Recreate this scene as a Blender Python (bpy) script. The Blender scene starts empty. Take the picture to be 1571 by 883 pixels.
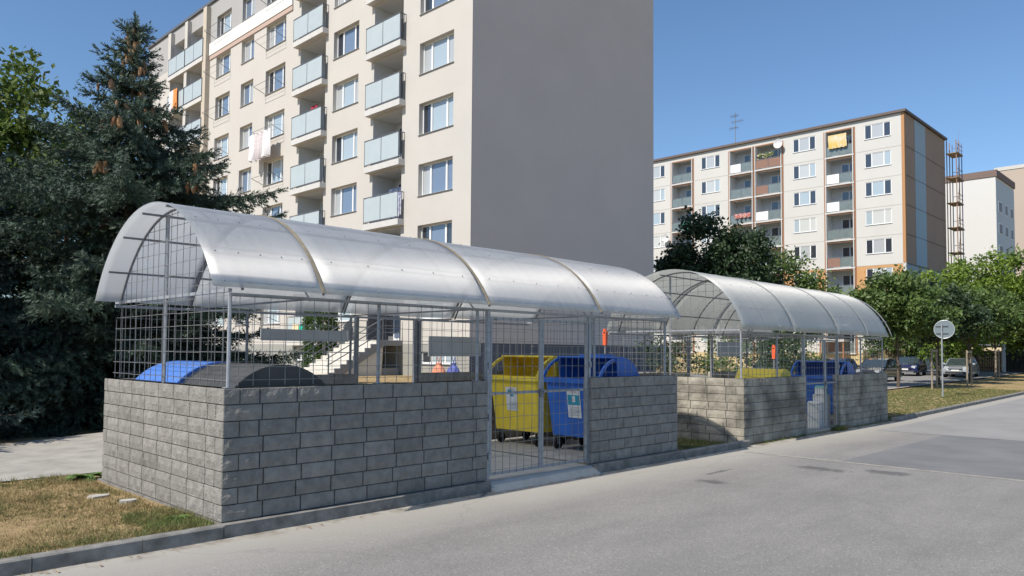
import bpy, math, random
import numpy as np
from mathutils import Vector, Matrix
random.seed(7); RNG = np.random.default_rng(7)
R_ = math.radians
scene = bpy.context.scene

# ------------------------------------------------------------ camera, sky, sun, exposure
F_PX, CY, PITCH, ROLL, YAW, EYE = 1160.15, 487.52, 0.0448833, 0.0076366, 0.7761991, 1.96323
cam_d = bpy.data.cameras.new('camera'); cam = bpy.data.objects.new('camera', cam_d)
scene.collection.objects.link(cam); scene.camera = cam
fw = Vector((math.cos(YAW)*math.cos(PITCH), math.sin(YAW)*math.cos(PITCH), math.sin(PITCH)))
rt = Vector((math.sin(YAW), -math.cos(YAW), 0)); up = rt.cross(fw)
rt2 = rt*math.cos(ROLL)+up*math.sin(ROLL); up2 = -rt*math.sin(ROLL)+up*math.cos(ROLL)
M = Matrix((rt2, up2, -fw)).transposed().to_4x4(); M.translation = Vector((0, 0, EYE))
cam.matrix_world = M
cam_d.sensor_width = 36; cam_d.lens = F_PX/1571*36; cam_d.shift_y = (CY-441.5)/1571
cam_d.clip_start = .1; cam_d.clip_end = 1500

SUN_EL, SUN_AZ = 47.5, 2.3            # sun stands towards -X, a little to +Y
world = bpy.data.worlds.new('World'); scene.world = world; world.use_nodes = True
nt = world.node_tree; bg = nt.nodes['Background']
sky = nt.nodes.new('ShaderNodeTexSky'); sky.sky_type = 'NISHITA'; sky.sun_disc = False
sky.sun_elevation = R_(SUN_EL); sky.sun_rotation = R_(270+SUN_AZ)
sky.air_density = 1.05; sky.dust_density = 0.35; sky.ozone_density = 3.6; sky.altitude = 150
tint = nt.nodes.new('ShaderNodeMix'); tint.data_type = 'RGBA'; tint.blend_type = 'MULTIPLY'; tint.inputs[0].default_value = 1
tint.inputs[7].default_value = (.92, 1.04, 1.12, 1)      # the clear deep blue of a dry summer sky
nt.links.new(sky.outputs[0], tint.inputs[6]); nt.links.new(tint.outputs[2], bg.inputs[0]); bg.inputs[1].default_value = 0.112
sd = bpy.data.lights.new('sun', 'SUN'); sd.energy = 5.0; sd.angle = R_(.53); sd.color = (1, .93, .83)
sun = bpy.data.objects.new('sun', sd); scene.collection.objects.link(sun)
ts = Vector((-math.cos(R_(SUN_AZ))*math.cos(R_(SUN_EL)), math.sin(R_(SUN_AZ))*math.cos(R_(SUN_EL)), math.sin(R_(SUN_EL))))
sun.rotation_euler = ts.to_track_quat('Z', 'Y').to_euler(); sun.location = (0, 0, 40)
vs = scene.view_settings; vs.view_transform = 'Standard'; vs.look = 'None'; vs.exposure = 0.22; vs.gamma = 1
vs.use_curve_mapping = False

# ------------------------------------------------------------ materials
MAT = {}
def lin(c):
    return tuple(((v/255)/12.92 if v/255 <= .04045 else ((v/255+.055)/1.055)**2.4) for v in c)
def mat(name, col, rough=.8, metal=0, spec=.5, var=0, vscale=4, bump=0, bscale=60, trans=0, transp=0, col2=None, attr=None, coat=0, stretch=None, arng=.38):
    """procedural material: base colour with world-scale noise variation, optional bump, translucency"""
    if name in MAT: return MAT[name]
    m = bpy.data.materials.new(name); m.use_nodes = True; t = m.node_tree; N = t.nodes; L = t.links
    b = N['Principled BSDF']; out = N['Material Output']
    b.inputs['Roughness'].default_value = rough; b.inputs['Metallic'].default_value = metal
    b.inputs['Specular IOR Level'].default_value = spec; b.inputs['Coat Weight'].default_value = coat
    geo = N.new('ShaderNodeNewGeometry'); pos = geo.outputs['Position']
    if stretch:
        mp = N.new('ShaderNodeMapping'); mp.inputs['Scale'].default_value = stretch; L.new(pos, mp.inputs[0]); pos = mp.outputs[0]
    c1 = col; c2 = col2 or tuple(v*(1-var) for v in col)
    csock = None
    if var or col2:
        n = N.new('ShaderNodeTexNoise'); n.inputs['Scale'].default_value = vscale; n.inputs['Detail'].default_value = 6
        n.inputs['Roughness'].default_value = .6; L.new(pos, n.inputs['Vector'])
        r = N.new('ShaderNodeMapRange'); r.inputs[1].default_value = .34; r.inputs[2].default_value = .66
        L.new(n.outputs[0], r.inputs[0])
        mx = N.new('ShaderNodeMix'); mx.data_type = 'RGBA'
        mx.inputs[6].default_value = (*c1, 1); mx.inputs[7].default_value = (*c2, 1); L.new(r.outputs[0], mx.inputs[0])
        csock = mx.outputs[2]
    if attr:
        at = N.new('ShaderNodeAttribute'); at.attribute_name = attr
        mr = N.new('ShaderNodeMapRange'); mr.inputs[3].default_value = 1-arng; mr.inputs[4].default_value = 1+arng
        L.new(at.outputs['Fac'], mr.inputs[0])
        vm = N.new('ShaderNodeVectorMath'); vm.operation = 'SCALE'
        if csock: L.new(csock, vm.inputs[0])
        else: vm.inputs[0].default_value = col
        L.new(mr.outputs[0], vm.inputs['Scale']); csock = vm.outputs[0]
    if csock: L.new(csock, b.inputs['Base Color'])
    else: b.inputs['Base Color'].default_value = (*col, 1)
    if bump:
        n2 = N.new('ShaderNodeTexNoise'); n2.inputs['Scale'].default_value = bscale; n2.inputs['Detail'].default_value = 5
        L.new(pos, n2.inputs['Vector'])
        bp = N.new('ShaderNodeBump'); bp.inputs['Strength'].default_value = 1; bp.inputs['Distance'].default_value = bump
        L.new(n2.outputs[0], bp.inputs['Height']); L.new(bp.outputs[0], b.inputs['Normal'])
    last = b.outputs[0]
    if trans:
        tr = N.new('ShaderNodeBsdfTranslucent'); ms = N.new('ShaderNodeMixShader'); ms.inputs[0].default_value = trans
        if csock: L.new(csock, tr.inputs[0])
        else: tr.inputs[0].default_value = (*col, 1)
        L.new(last, ms.inputs[1]); L.new(tr.outputs[0], ms.inputs[2]); last = ms.outputs[0]
    if transp:
        tp = N.new('ShaderNodeBsdfTransparent'); ms = N.new('ShaderNodeMixShader'); ms.inputs[0].default_value = transp
        L.new(last, ms.inputs[1]); L.new(tp.outputs[0], ms.inputs[2]); last = ms.outputs[0]
    L.new(last, out.inputs[0]); MAT[name] = m
    return m

# plain surfaces
block = mat('split_concrete_block', (.262, .248, .225), .95, var=.30, vscale=7, bump=.016, bscale=34, attr='rnd', arng=.26)
block2 = mat('weathered_concrete_block', (.38, .352, .29), .95, col2=(.13, .12, .10), vscale=1.6, bump=.016, bscale=34, attr='rnd', arng=.26)
mortar = mat('mortar', (.10, .096, .09), .95, var=.3, vscale=12)
concrete = mat('concrete', (.45, .435, .40), .9, var=.22, vscale=3, bump=.002, bscale=80)
kerbm = mat('kerb_concrete', (.25, .24, .22), .95, var=.5, vscale=5, bump=.003, bscale=70)
galv = mat('galvanised_steel', (.36, .38, .41), .55, metal=.35, var=.25, vscale=14)
galvd = mat('dull_grey_steel', (.22, .23, .25), .6, metal=.3, var=.3, vscale=10)
wirem = mat('wire', (.27, .27, .27), .6, metal=.3, var=.35, vscale=6)
rust = mat('rusty_brown_strip', (.30, .25, .17), .8, var=.3, vscale=8)
black = mat('black_rubber', (.015, .015, .016), .7)
yel = mat('yellow_plastic', (.90, .70, .07), .42, col2=(.80, .60, .07), vscale=3.5, trans=.10)
blu = mat('blue_plastic', (.03, .16, .60), .42, col2=(.03, .12, .45), vscale=3.5, trans=.06)
blul = mat('bright_blue_plastic', (.06, .17, .55), .42, col2=(.09, .20, .50), vscale=3)
blk = mat('dark_grey_plastic', (.045, .047, .05), .38, col2=(.07, .07, .07), vscale=3)
white = mat('white_paint', (.78, .78, .76), .5)
plast = mat('white_window_frame', (.74, .75, .75), .4)
teal = mat('teal_print', (.02, .30, .42), .5)
inkg = mat('grey_print', (.35, .38, .40), .6)
redp = mat('red_print', (.5, .06, .05), .6)

# ------------------------------------------------------------ mesh builder
class MB:
    def __init__(s): s.v = []; s.f = []; s.m = []; s.r = []
    def add(s, vs, fs, mi=0, r=None):
        o = len(s.v); s.v.extend([tuple(p) for p in vs]); r = random.random() if r is None else r
        for f in fs: s.f.append(tuple(i+o for i in f)); s.m.append(mi); s.r.append(r)
    def quad(s, a, b, c, d, mi=0): s.add([a, b, c, d], [(0, 1, 2, 3)], mi)
    def box(s, x0, x1, y0, y1, z0, z1, mi=0):
        s.add([(x0,y0,z0),(x1,y0,z0),(x1,y1,z0),(x0,y1,z0),(x0,y0,z1),(x1,y0,z1),(x1,y1,z1),(x0,y1,z1)],
              [(0,3,2,1),(4,5,6,7),(0,1,5,4),(1,2,6,5),(2,3,7,6),(3,0,4,7)], mi)
    def obox(s, c, ax, ay, az, mi=0):     # centre + half-axis vectors
        c, ax, ay, az = map(Vector, (c, ax, ay, az)); p = []
        for k in (-1, 1):
            for i, j in ((-1,-1),(1,-1),(1,1),(-1,1)): p.append(c+ax*i+ay*j+az*k)
        s.add(p, [(0,3,2,1),(4,5,6,7),(0,1,5,4),(1,2,6,5),(2,3,7,6),(3,0,4,7)], mi)
    def tube(s, pts, r, n=8, mi=0, caps=True):
        pts = [Vector(p) for p in pts]; rs = r if isinstance(r, (list, tuple)) else [r]*len(pts); rings = []
        for i, p in enumerate(pts):
            d = (pts[min(i+1, len(pts)-1)]-pts[max(i-1, 0)]).normalized()
            a = d.cross(Vector((0, 0, 1))); a = a if a.length > .05 else d.cross(Vector((1, 0, 0))); a.normalize(); b = d.cross(a)
            rings += [p+(a*math.cos(2*math.pi*k/n)+b*math.sin(2*math.pi*k/n))*rs[i] for k in range(n)]
        fs = [(i*n+k, i*n+(k+1) % n, (i+1)*n+(k+1) % n, (i+1)*n+k) for i in range(len(pts)-1) for k in range(n)]
        if caps: fs += [tuple(range(n))[::-1], tuple(range((len(pts)-1)*n, len(pts)*n))]
        s.add(rings, fs, mi)
    def prism(s, prof, fn, a, b, mi=0, caps=True):   # prof 2-D points, fn(u,v,t)->xyz, t from a to b
        n = len(prof); s.add([fn(u, v, a) for u, v in prof]+[fn(u, v, b) for u, v in prof],
              [(k, (k+1) % n, n+(k+1) % n, n+k) for k in range(n)]+([tuple(range(n))[::-1], tuple(range(n, 2*n))] if caps else []), mi)
    def ball(s, c, rx, ry, rz, n=8, m=5, mi=0):
        vs = [(c[0], c[1], c[2]-rz)]
        for i in range(1, m):
            t = -math.pi/2+math.pi*i/m
            vs += [(c[0]+rx*math.cos(t)*math.cos(2*math.pi*k/n), c[1]+ry*math.cos(t)*math.sin(2*math.pi*k/n), c[2]+rz*math.sin(t)) for k in range(n)]
        vs.append((c[0], c[1], c[2]+rz)); fs = [(0, 1+(k+1) % n, 1+k) for k in range(n)]
        for i in range(m-2): fs += [(1+i*n+k, 1+i*n+(k+1) % n, 1+(i+1)*n+(k+1) % n, 1+(i+1)*n+k) for k in range(n)]
        e = len(vs)-1; fs += [(e, 1+(m-2)*n+k, 1+(m-2)*n+(k+1) % n) for k in range(n)]
        s.add(vs, fs, mi)
    def mesh(s, name, mats, org=(0, 0, 0), smooth=False, fix=False):
        me = bpy.data.meshes.new(name); V = np.array(s.v, dtype=float)-np.array(org, dtype=float)
        me.from_pydata(V.tolist(), [], s.f)
        for m in (mats if isinstance(mats, (list, tuple)) else [mats]): me.materials.append(m)
        me.polygons.foreach_set('material_index', s.m)
        a = me.attributes.new('rnd', 'FLOAT', 'FACE'); a.data.foreach_set('value', s.r)
        if smooth: me.polygons.foreach_set('use_smooth', [True]*len(s.f))
        if fix:
            import bmesh
            bm = bmesh.new(); bm.from_mesh(me); bmesh.ops.recalc_face_normals(bm, faces=bm.faces); bm.to_mesh(me); bm.free()
        me.update(); return me

def link(o, parent=None, loc=None, rz=None):
    scene.collection.objects.link(o)
    if parent: o.parent = parent
    if loc is not None: o.location = loc
    if rz is not None: o.rotation_euler = (0, 0, rz)
    return o
def tag(o, label=None, cat=None, group=None, kind=None):
    if label: o['label'] = label
    if cat: o['category'] = cat
    if group: o['group'] = group
    if kind: o['kind'] = kind
    return o
def empty(name, loc, label, cat, group=None, rz=0):
    o = bpy.data.objects.new(name, None); o.empty_display_size = .2
    link(o, None, loc, rz); return tag(o, label, cat, group)
def part(name, mb, mats, parent, org=None, smooth=False, label=None, fix=True):
    """link an MB as one mesh part; org = world origin its vertices are given against (default: the thing's own location)"""
    if org is None:
        org = Vector((0, 0, 0)); p = parent
        while p: org += p.location; p = p.parent
    o = bpy.data.objects.new(name, mb.mesh(name, mats, org, smooth, fix)); link(o, parent)
    if label: o['label'] = label
    return o
def use(name, me, parent, loc=(0, 0, 0), rz=0):
    return link(bpy.data.objects.new(name, me), parent, loc, rz)
def copy_tree(o, parent=None):
    c = o.copy(); scene.collection.objects.link(c); c.parent = parent
    for ch in list(o.children): copy_tree(ch, c)
    return c
def struct(name, mb, mats, smooth=False, kind='structure', fix=False):
    o = bpy.data.objects.new(name, mb.mesh(name, mats, (0, 0, 0), smooth, fix)); link(o); o['kind'] = kind
    return o

# ------------------------------------------------------------ terrain
def sm(a, b, x):
    t = min(1, max(0, (x-a)/(b-a))); return t*t*(3-2*t)
def slope(X): return .0115*max(0, min(X, 80)-26)
def g(X, Y):
    if Y < 8.41: return -.15+slope(X)
    return -.02-.1*sm(13.6, 15, X)+slope(X)+1.0*sm(13, 20, Y)*sm(7, 10, X)*(1-sm(33, 42, X))
def near(v): return [x for x in v]
xs = sorted(set([-400, -200, -100, -60, -40]+[round(-30+.5*i, 2) for i in range(0, 150)]+list(range(45, 130, 2))+[160, 220, 320, 500, 800]))
ys = sorted(set([-400, -200, -80, -40, -20, -10, 0, 4, 6, 7.5, 8.33, 8.40, 8.42, 8.8, 9.5, 10.5, 11.5, 12.5]+[13+.5*i for i in range(0, 20)]+list(range(23, 80, 3))+[100, 150, 250, 500, 900]))
mb = MB(); vs_ = []
def bumpz(X, Y):
    if 8.42 < Y < 13.2 and X < 3.8: return .05*math.sin(X*1.7+1)*math.sin(Y*2.1)*sm(8.42, 9.2, Y)*sm(0, .6, 3.9-X)
    return 0
for X in xs:
    for Y in ys: vs_.append((X, Y, g(X, Y)+bumpz(X, Y)-(.06 if Y < 8.41 else .012)))
ny = len(ys)
mb.add(vs_, [(i*ny+j, (i+1)*ny+j, (i+1)*ny+j+1, i*ny+j+1) for i in range(len(xs)-1) for j in range(ny-1)])

def ground_mat():
    m = bpy.data.materials.new('dry_grass_ground'); m.use_nodes = True; t = m.node_tree; N = t.nodes; L = t.links
    b = N['Principled BSDF']; b.inputs['Roughness'].default_value = 1; b.inputs['Specular IOR Level'].default_value = .1
    geo = N.new('ShaderNodeNewGeometry'); sep = N.new('ShaderNodeSeparateXYZ'); L.new(geo.outputs['Position'], sep.inputs[0])
    def noise(sc, det=6, ro=.65):
        n = N.new('ShaderNodeTexNoise'); n.inputs['Scale'].default_value = sc; n.inputs['Detail'].default_value = det; n.inputs['Roughness'].default_value = ro
        L.new(geo.outputs['Position'], n.inputs['Vector']); return n.outputs[0]
    def mix(f, a, b_):
        mx = N.new('ShaderNodeMix'); mx.data_type = 'RGBA'
        if hasattr(f, 'is_linked') or not isinstance(f, (int, float)): L.new(f, mx.inputs[0])
        for s_, i in ((a, 6), (b_, 7)):
            if isinstance(s_, tuple): mx.inputs[i].default_value = (*s_, 1)
            else: L.new(s_, mx.inputs[i])
        return mx.outputs[2]
    def rng(s_, a, b_, lo=0, hi=1):
        r = N.new('ShaderNodeMapRange'); r.inputs[1].default_value = a; r.inputs[2].default_value = b_; r.inputs[3].default_value = lo; r.inputs[4].default_value = hi
        L.new(s_, r.inputs[0]); return r.outputs[0]
    straw = mix(rng(noise(26, 8, .75), .38, .62), (.46, .34, .19), (.27, .19, .095))
    green = mix(rng(noise(22, 8), .4, .6), (.13, .135, .04), (.26, .235, .10))
    patch = noise(1.3, 5)
    far = rng(sep.outputs[0], 12, 24, 0, .12)
    add = N.new('ShaderNodeMath'); add.operation = 'ADD'; L.new(patch, add.inputs[0]); L.new(far, add.inputs[1])
    c = mix(rng(add.outputs[0], .58, .74), straw, green)
    soil = mix(rng(noise(30), .4, .6), (.17, .11, .065), (.10, .07, .045))
    c = mix(rng(noise(2.6, 4), .60, .70), c, soil)
    L.new(c, b.inputs['Base Color'])
    bp = N.new('ShaderNodeBump'); bp.inputs['Distance'].default_value = .03; L.new(noise(45, 6), bp.inputs['Height']); L.new(bp.outputs[0], b.inputs['Normal'])
    return m
groundm = ground_mat()
struct('ground', mb, groundm)

# road
def road_mat():
    m = bpy.data.materials.new('worn_asphalt'); m.use_nodes = True; t = m.node_tree; N = t.nodes; L = t.links
    b = N['Principled BSDF']; b.inputs['Roughness'].default_value = .88; b.inputs['Specular IOR Level'].default_value = .35
    geo = N.new('ShaderNodeNewGeometry'); sep = N.new('ShaderNodeSeparateXYZ'); L.new(geo.outputs['Position'], sep.inputs[0])
    def noise(sc, det=6, ro=.6, stretch=None):
        n = N.new('ShaderNodeTexNoise'); n.inputs['Scale'].default_value = sc; n.inputs['Detail'].default_value = det; n.inputs['Roughness'].default_value = ro
        if stretch:
            mp = N.new('ShaderNodeMapping'); mp.inputs['Scale'].default_value = stretch; L.new(geo.outputs['Position'], mp.inputs[0]); L.new(mp.outputs[0], n.inputs['Vector'])
        else: L.new(geo.outputs['Position'], n.inputs['Vector'])
        return n.outputs[0]
    def rng(s_, a, b_, lo=0, hi=1):
        r = N.new('ShaderNodeMapRange'); r.inputs[1].default_value = a; r.inputs[2].default_value = b_; r.inputs[3].default_value = lo; r.inputs[4].default_value = hi
        L.new(s_, r.inputs[0]); return r.outputs[0]
    def mix(f, a, b_):
        mx = N.new('ShaderNodeMix'); mx.data_type = 'RGBA'; L.new(f, mx.inputs[0])
        for s_, i in ((a, 6), (b_, 7)):
            if isinstance(s_, tuple): mx.inputs[i].default_value = (*s_, 1)
            else: L.new(s_, mx.inputs[i])
        return mx.outputs[2]
    base = mix(rng(noise(.5, 5, .6, (1, 2.2, 1)), .35, .65), (.295, .28, .255), (.225, .215, .197))
    base = mix(rng(noise(.9, 7, .7, (.35, 3.2, 1)), .52, .66, 0, .5), base, (.185, .178, .165))      # long polished wheel tracks
    base = mix(rng(noise(2.3, 6, .7), .60, .70, 0, .6), base, (.33, .315, .285))
    grit = mix(rng(noise(70, 3, .8), .42, .62), base, (.16, .155, .15))
    grit = mix(rng(noise(38, 2, .8), .60, .72), grit, (.42, .41, .38))
    dusty = mix(rng(sep.outputs[1], 6.6, 8.2), grit, (.37, .35, .31))       # pale dust gathered along the kerb
    gut = mix(rng(sep.outputs[1], 7.95, 8.3), dusty, (.20, .175, .14)); dusty = mix(rng(noise(4, 5), .45, .6), dusty, gut)      # grit in the gutter
    # oil stains
    def blob(cx, cy, sx, sy):
        mp = N.new('ShaderNodeMapping'); mp.inputs['Location'].default_value = (-cx/sx, -cy/sy, 0); mp.inputs['Scale'].default_value = (1/sx, 1/sy, 0)
        L.new(geo.outputs['Position'], mp.inputs[0])
        ln = N.new('ShaderNodeVectorMath'); ln.operation = 'LENGTH'; L.new(mp.outputs[0], ln.inputs[0])
        ad = N.new('ShaderNodeMath'); ad.operation = 'ADD'; L.new(ln.outputs['Value'], ad.inputs[0]); L.new(rng(noise(5, 4), .2, .8, -.7, .7), ad.inputs[1])
        return rng(ad.outputs[0], .55, 1.15, .75, 0)
    c = dusty
    for p in ((14.05, 5.8, .22, .5), (14.5, 4.75, .26, .38), (11.3, 6.4, .2, .25), (12.2, 6.9, .5, .06)): c = mix(blob(*p), c, (.085, .082, .08))
    # hairline cracks
    vo = N.new('ShaderNodeTexVoronoi'); vo.feature = 'DISTANCE_TO_EDGE'; vo.inputs['Scale'].default_value = .2
    wn = N.new('ShaderNodeTexNoise'); wn.inputs['Scale'].default_value = 1.2; wn.inputs['Detail'].default_value = 5; L.new(geo.outputs['Position'], wn.inputs['Vector'])
    ma = N.new('ShaderNodeVectorMath'); ma.operation = 'ADD'; L.new(geo.outputs['Position'], ma.inputs[0]); L.new(wn.outputs[1], ma.inputs[1]); L.new(ma.outputs[0], vo.inputs['Vector'])
    c = mix(rng(vo.outputs['Distance'], .0, .006, .22, 0), c, (.12, .115, .11))
    L.new(c, b.inputs['Base Color'])
    bp = N.new('ShaderNodeBump'); bp.inputs['Distance'].default_value = .006; L.new(noise(90, 3, .8), bp.inputs['Height']); L.new(bp.outputs[0], b.inputs['Normal'])
    return m
def strip(name, m, x0, x1, y0, y1, dz, step=2, fn=None, thick=.05):
    mb = MB(); n = max(1, int((x1-x0)/step)); vs = []
    f = fn or (lambda X, Y: g(X, Y))
    yy = [y0+(y1-y0)*k/8 for k in range(9)]
    for i in range(n+1):
        X = x0+(x1-x0)*i/n
        for Y in yy: vs.append((X, Y, f(X, Y)+dz))
    mb.add(vs, [(i*9+j, (i+1)*9+j, (i+1)*9+j+1, i*9+j+1) for i in range(n) for j in range(8)])
    return struct(name, mb, m)
strip('road', road_mat(), -60, 160, -9, 8.36, 0, 2, lambda X, Y: -.15+slope(X))
strip('asphalt_repair', mat('dark_asphalt', (.185, .184, .185), .9, var=.22, vscale=.9, bump=.005, bscale=80), 15.4, 22.3, 1.0, 5.9, .004, 2, lambda X, Y: -.15+slope(X))
strip('asphalt_repair', mat('newer_asphalt', (.275, .268, .255), .9, var=.16, vscale=.7, bump=.005, bscale=80), 22.34, 60, -9, 7.6, .004, 2, lambda X, Y: -.15+slope(X))
strip('asphalt_seam', mat('pale_seam', (.34, .32, .28), .95, var=.3, vscale=6), 15.2, 15.37, -9, 7.9, .004, .1, lambda X, Y: -.15+slope(X))
pathm = mat('pale_path_concrete', (.37, .35, .31), .95, var=.28, vscale=2.2, bump=.004, bscale=40)
strip('path', pathm, -60, 8, 13.35, 18.6, .0, 4)
strip('parking_area', mat('parking_asphalt', (.24, .235, .225), .9, var=.2, vscale=.6), 27, 110, 14.2, 24, .02, 2)
strip('parking_kerb', mat('pale_kerb', (.42, .40, .36), .9, var=.2, vscale=3), 27, 110, 14.0, 14.19, .06, 2)

# kerbs: separate stones along the road edge
def kerb(x0, x1, y0, y1, z0, ztop, L=1.0):
    mb = MB(); x = x0
    while x < x1-.02:
        xe = min(x+L, x1); s0 = slope((x+xe)/2); j = random.uniform(-.004, .004)
        prof = [(y0+j, z0+s0), (y0+.012+j, ztop+s0-.015), (y0+.03+j, ztop+s0), (y1, ztop+s0), (y1, z0+s0)]
        mb.prism(prof, lambda u, v, t: (t, u, v), x+.004, xe-.004); x = xe
    return mb
struct('kerb', kerb(-40, 3.86, 8.27, 8.42, -.3, -.005), kerbm, fix=True)
struct('kerb', kerb(13.42, 16.18, 8.24, 8.40, -.3, -.01), kerbm, fix=True)
struct('kerb', kerb(25.8, 120, 8.15, 8.34, -.3, -.03), kerbm, fix=True)
# concrete sill under the shelter walls and the apron at the gate
mb = MB(); mb.box(3.87, 8.02, 8.29, 12.6, -.3, -.004); struct('plinth', mb, kerbm, fix=True)
mb = MB(); mb.box(10.62, 13.42, 8.27, 12.6, -.3, -.004); struct('plinth', mb, kerbm, fix=True)
mb = MB(); mb.prism([(8.2, -.3), (8.2, -.146), (8.42, -.03), (12.6, -.015), (12.6, -.3)], lambda u, v, t: (t, u, v), 8.025, 10.615)
struct('concrete_floor', mb, concrete, fix=True)
mb = MB(); mb.box(4.0, 8.02, 8.6, 12.3, -.003, .004); mb.box(10.62, 13.3, 8.6, 12.3, -.003, .004); struct('concrete_floor', mb, concrete, fix=True)
mb = MB(); mb.box(16.25, 25.7, 8.45, 12.6, -.35, -.125); struct('concrete_floor', mb, concrete, fix=True)

# ------------------------------------------------------------ block walls
def rough_face(mb, o, u, w, n, lu, lw, res, amp, rr):
    """split stone face: o corner, u/w unit vectors along, n outward"""
    nu = max(3, int(lu/res)); nw = max(3, int(lw/res)); vs = []
    o, u, w, n = map(Vector, (o, u, w, n)); ph = random.random()*50; bd = .005
    ca = [0]+[bd+(lu-2*bd)*k/(nu-2) for k in range(nu-1)]+[lu]; cb = [0]+[bd+(lw-2*bd)*k/(nw-2) for k in range(nw-1)]+[lw]
    for i in range(nu+1):
        for j in range(nw+1):
            e = (i in (0, nu)) or (j in (0, nw)); e2 = (i in (1, nu-1)) or (j in (1, nw-1))
            a = ca[i]; b = cb[j]
            if e: d = -.012
            elif e2: d = -.003+random.uniform(0, .5)*amp*.4
            else: d = amp*(.35+.35*math.sin(a*23+ph)*math.sin(b*31+ph*1.7))+random.uniform(-.3, .5)*amp
            vs.append(o+u*a+w*b+n*d)
    mb.add(vs, [(i*(nw+1)+j, (i+1)*(nw+1)+j, (i+1)*(nw+1)+j+1, i*(nw+1)+j+1) for i in range(nu) for j in range(nw)], 0, rr)
TH = .2
def block_box(mb, x0, x1, y0, y1, z0, z1, faces, amp, res):
    rr = min(1, max(0, random.gauss(.5, .13))); G = .010
    n0 = len(mb.r)
    mb.box(x0+G, x1-G, y0+G, y1-G, z0, z1, 0)
    for k in range(n0, len(mb.r)): mb.r[k] = rr
    if '-y' in faces: rough_face(mb, (x0+.003, y0, z0), (1,0,0), (0,0,1), (0,-1,0), x1-x0-.006, z1-z0, res, amp, rr)
    if '-x' in faces: rough_face(mb, (x0, y1-.003, z0), (0,-1,0), (0,0,1), (-1,0,0), y1-y0-.006, z1-z0, res, amp, rr)
    if '+x' in faces: rough_face(mb, (x1, y0+.003, z0), (0,1,0), (0,0,1), (1,0,0), y1-y0-.006, z1-z0, res, amp, rr)
    if '+y' in faces: rough_face(mb, (x1-.003, y1, z0), (-1,0,0), (0,0,1), (0,1,0), x1-x0-.006, z1-z0, res, amp, rr)
def wall_run(mb, axis, a0, a1, c0, z0, courses, faces, off, corner0=False, corner1=False, amp=.010, res=.045, ch=.19, L=.49):
    """courses of blocks along axis 'x' or 'y' from a0 to a1, thickness TH starting at c0; at a corner every other course gives way"""
    for k in range(courses):
        s = a0+(TH if (corner0 and (k+off) % 2) else 0); e = a1-(TH if (corner1 and (k+off) % 2) else 0)
        cuts = [s]; first = L if (k+off) % 2 == 0 else L*.5
        p = s+first+random.uniform(-.03, .03)
        while p < e-.14: cuts.append(p); p += L+random.uniform(-.012, .012)
        cuts.append(e); za = z0+k*ch+.004; zb = z0+(k+1)*ch-.004
        for i in range(len(cuts)-1):
            x0, x1 = cuts[i]+.003, cuts[i+1]-.003
            fc = set(faces)
            if axis == 'x':
                if i == 0: fc.add('-x')
                if i == len(cuts)-2: fc.add('+x')
                block_box(mb, x0, x1, c0, c0+TH, za, zb, fc, amp, res)
            else:
                if i == 0: fc.add('-y')
                block_box(mb, c0, c0+TH, x0, x1, za, zb, fc, amp, res)
def corner_core(mb, x0, x1, y0, y1, z0, z1): mb.box(x0, x1, y0, y1, z0, z1, 1)

def round_tube(mb, a, b, r=.024, n=8): mb.tube([a, b], r, n)

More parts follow.
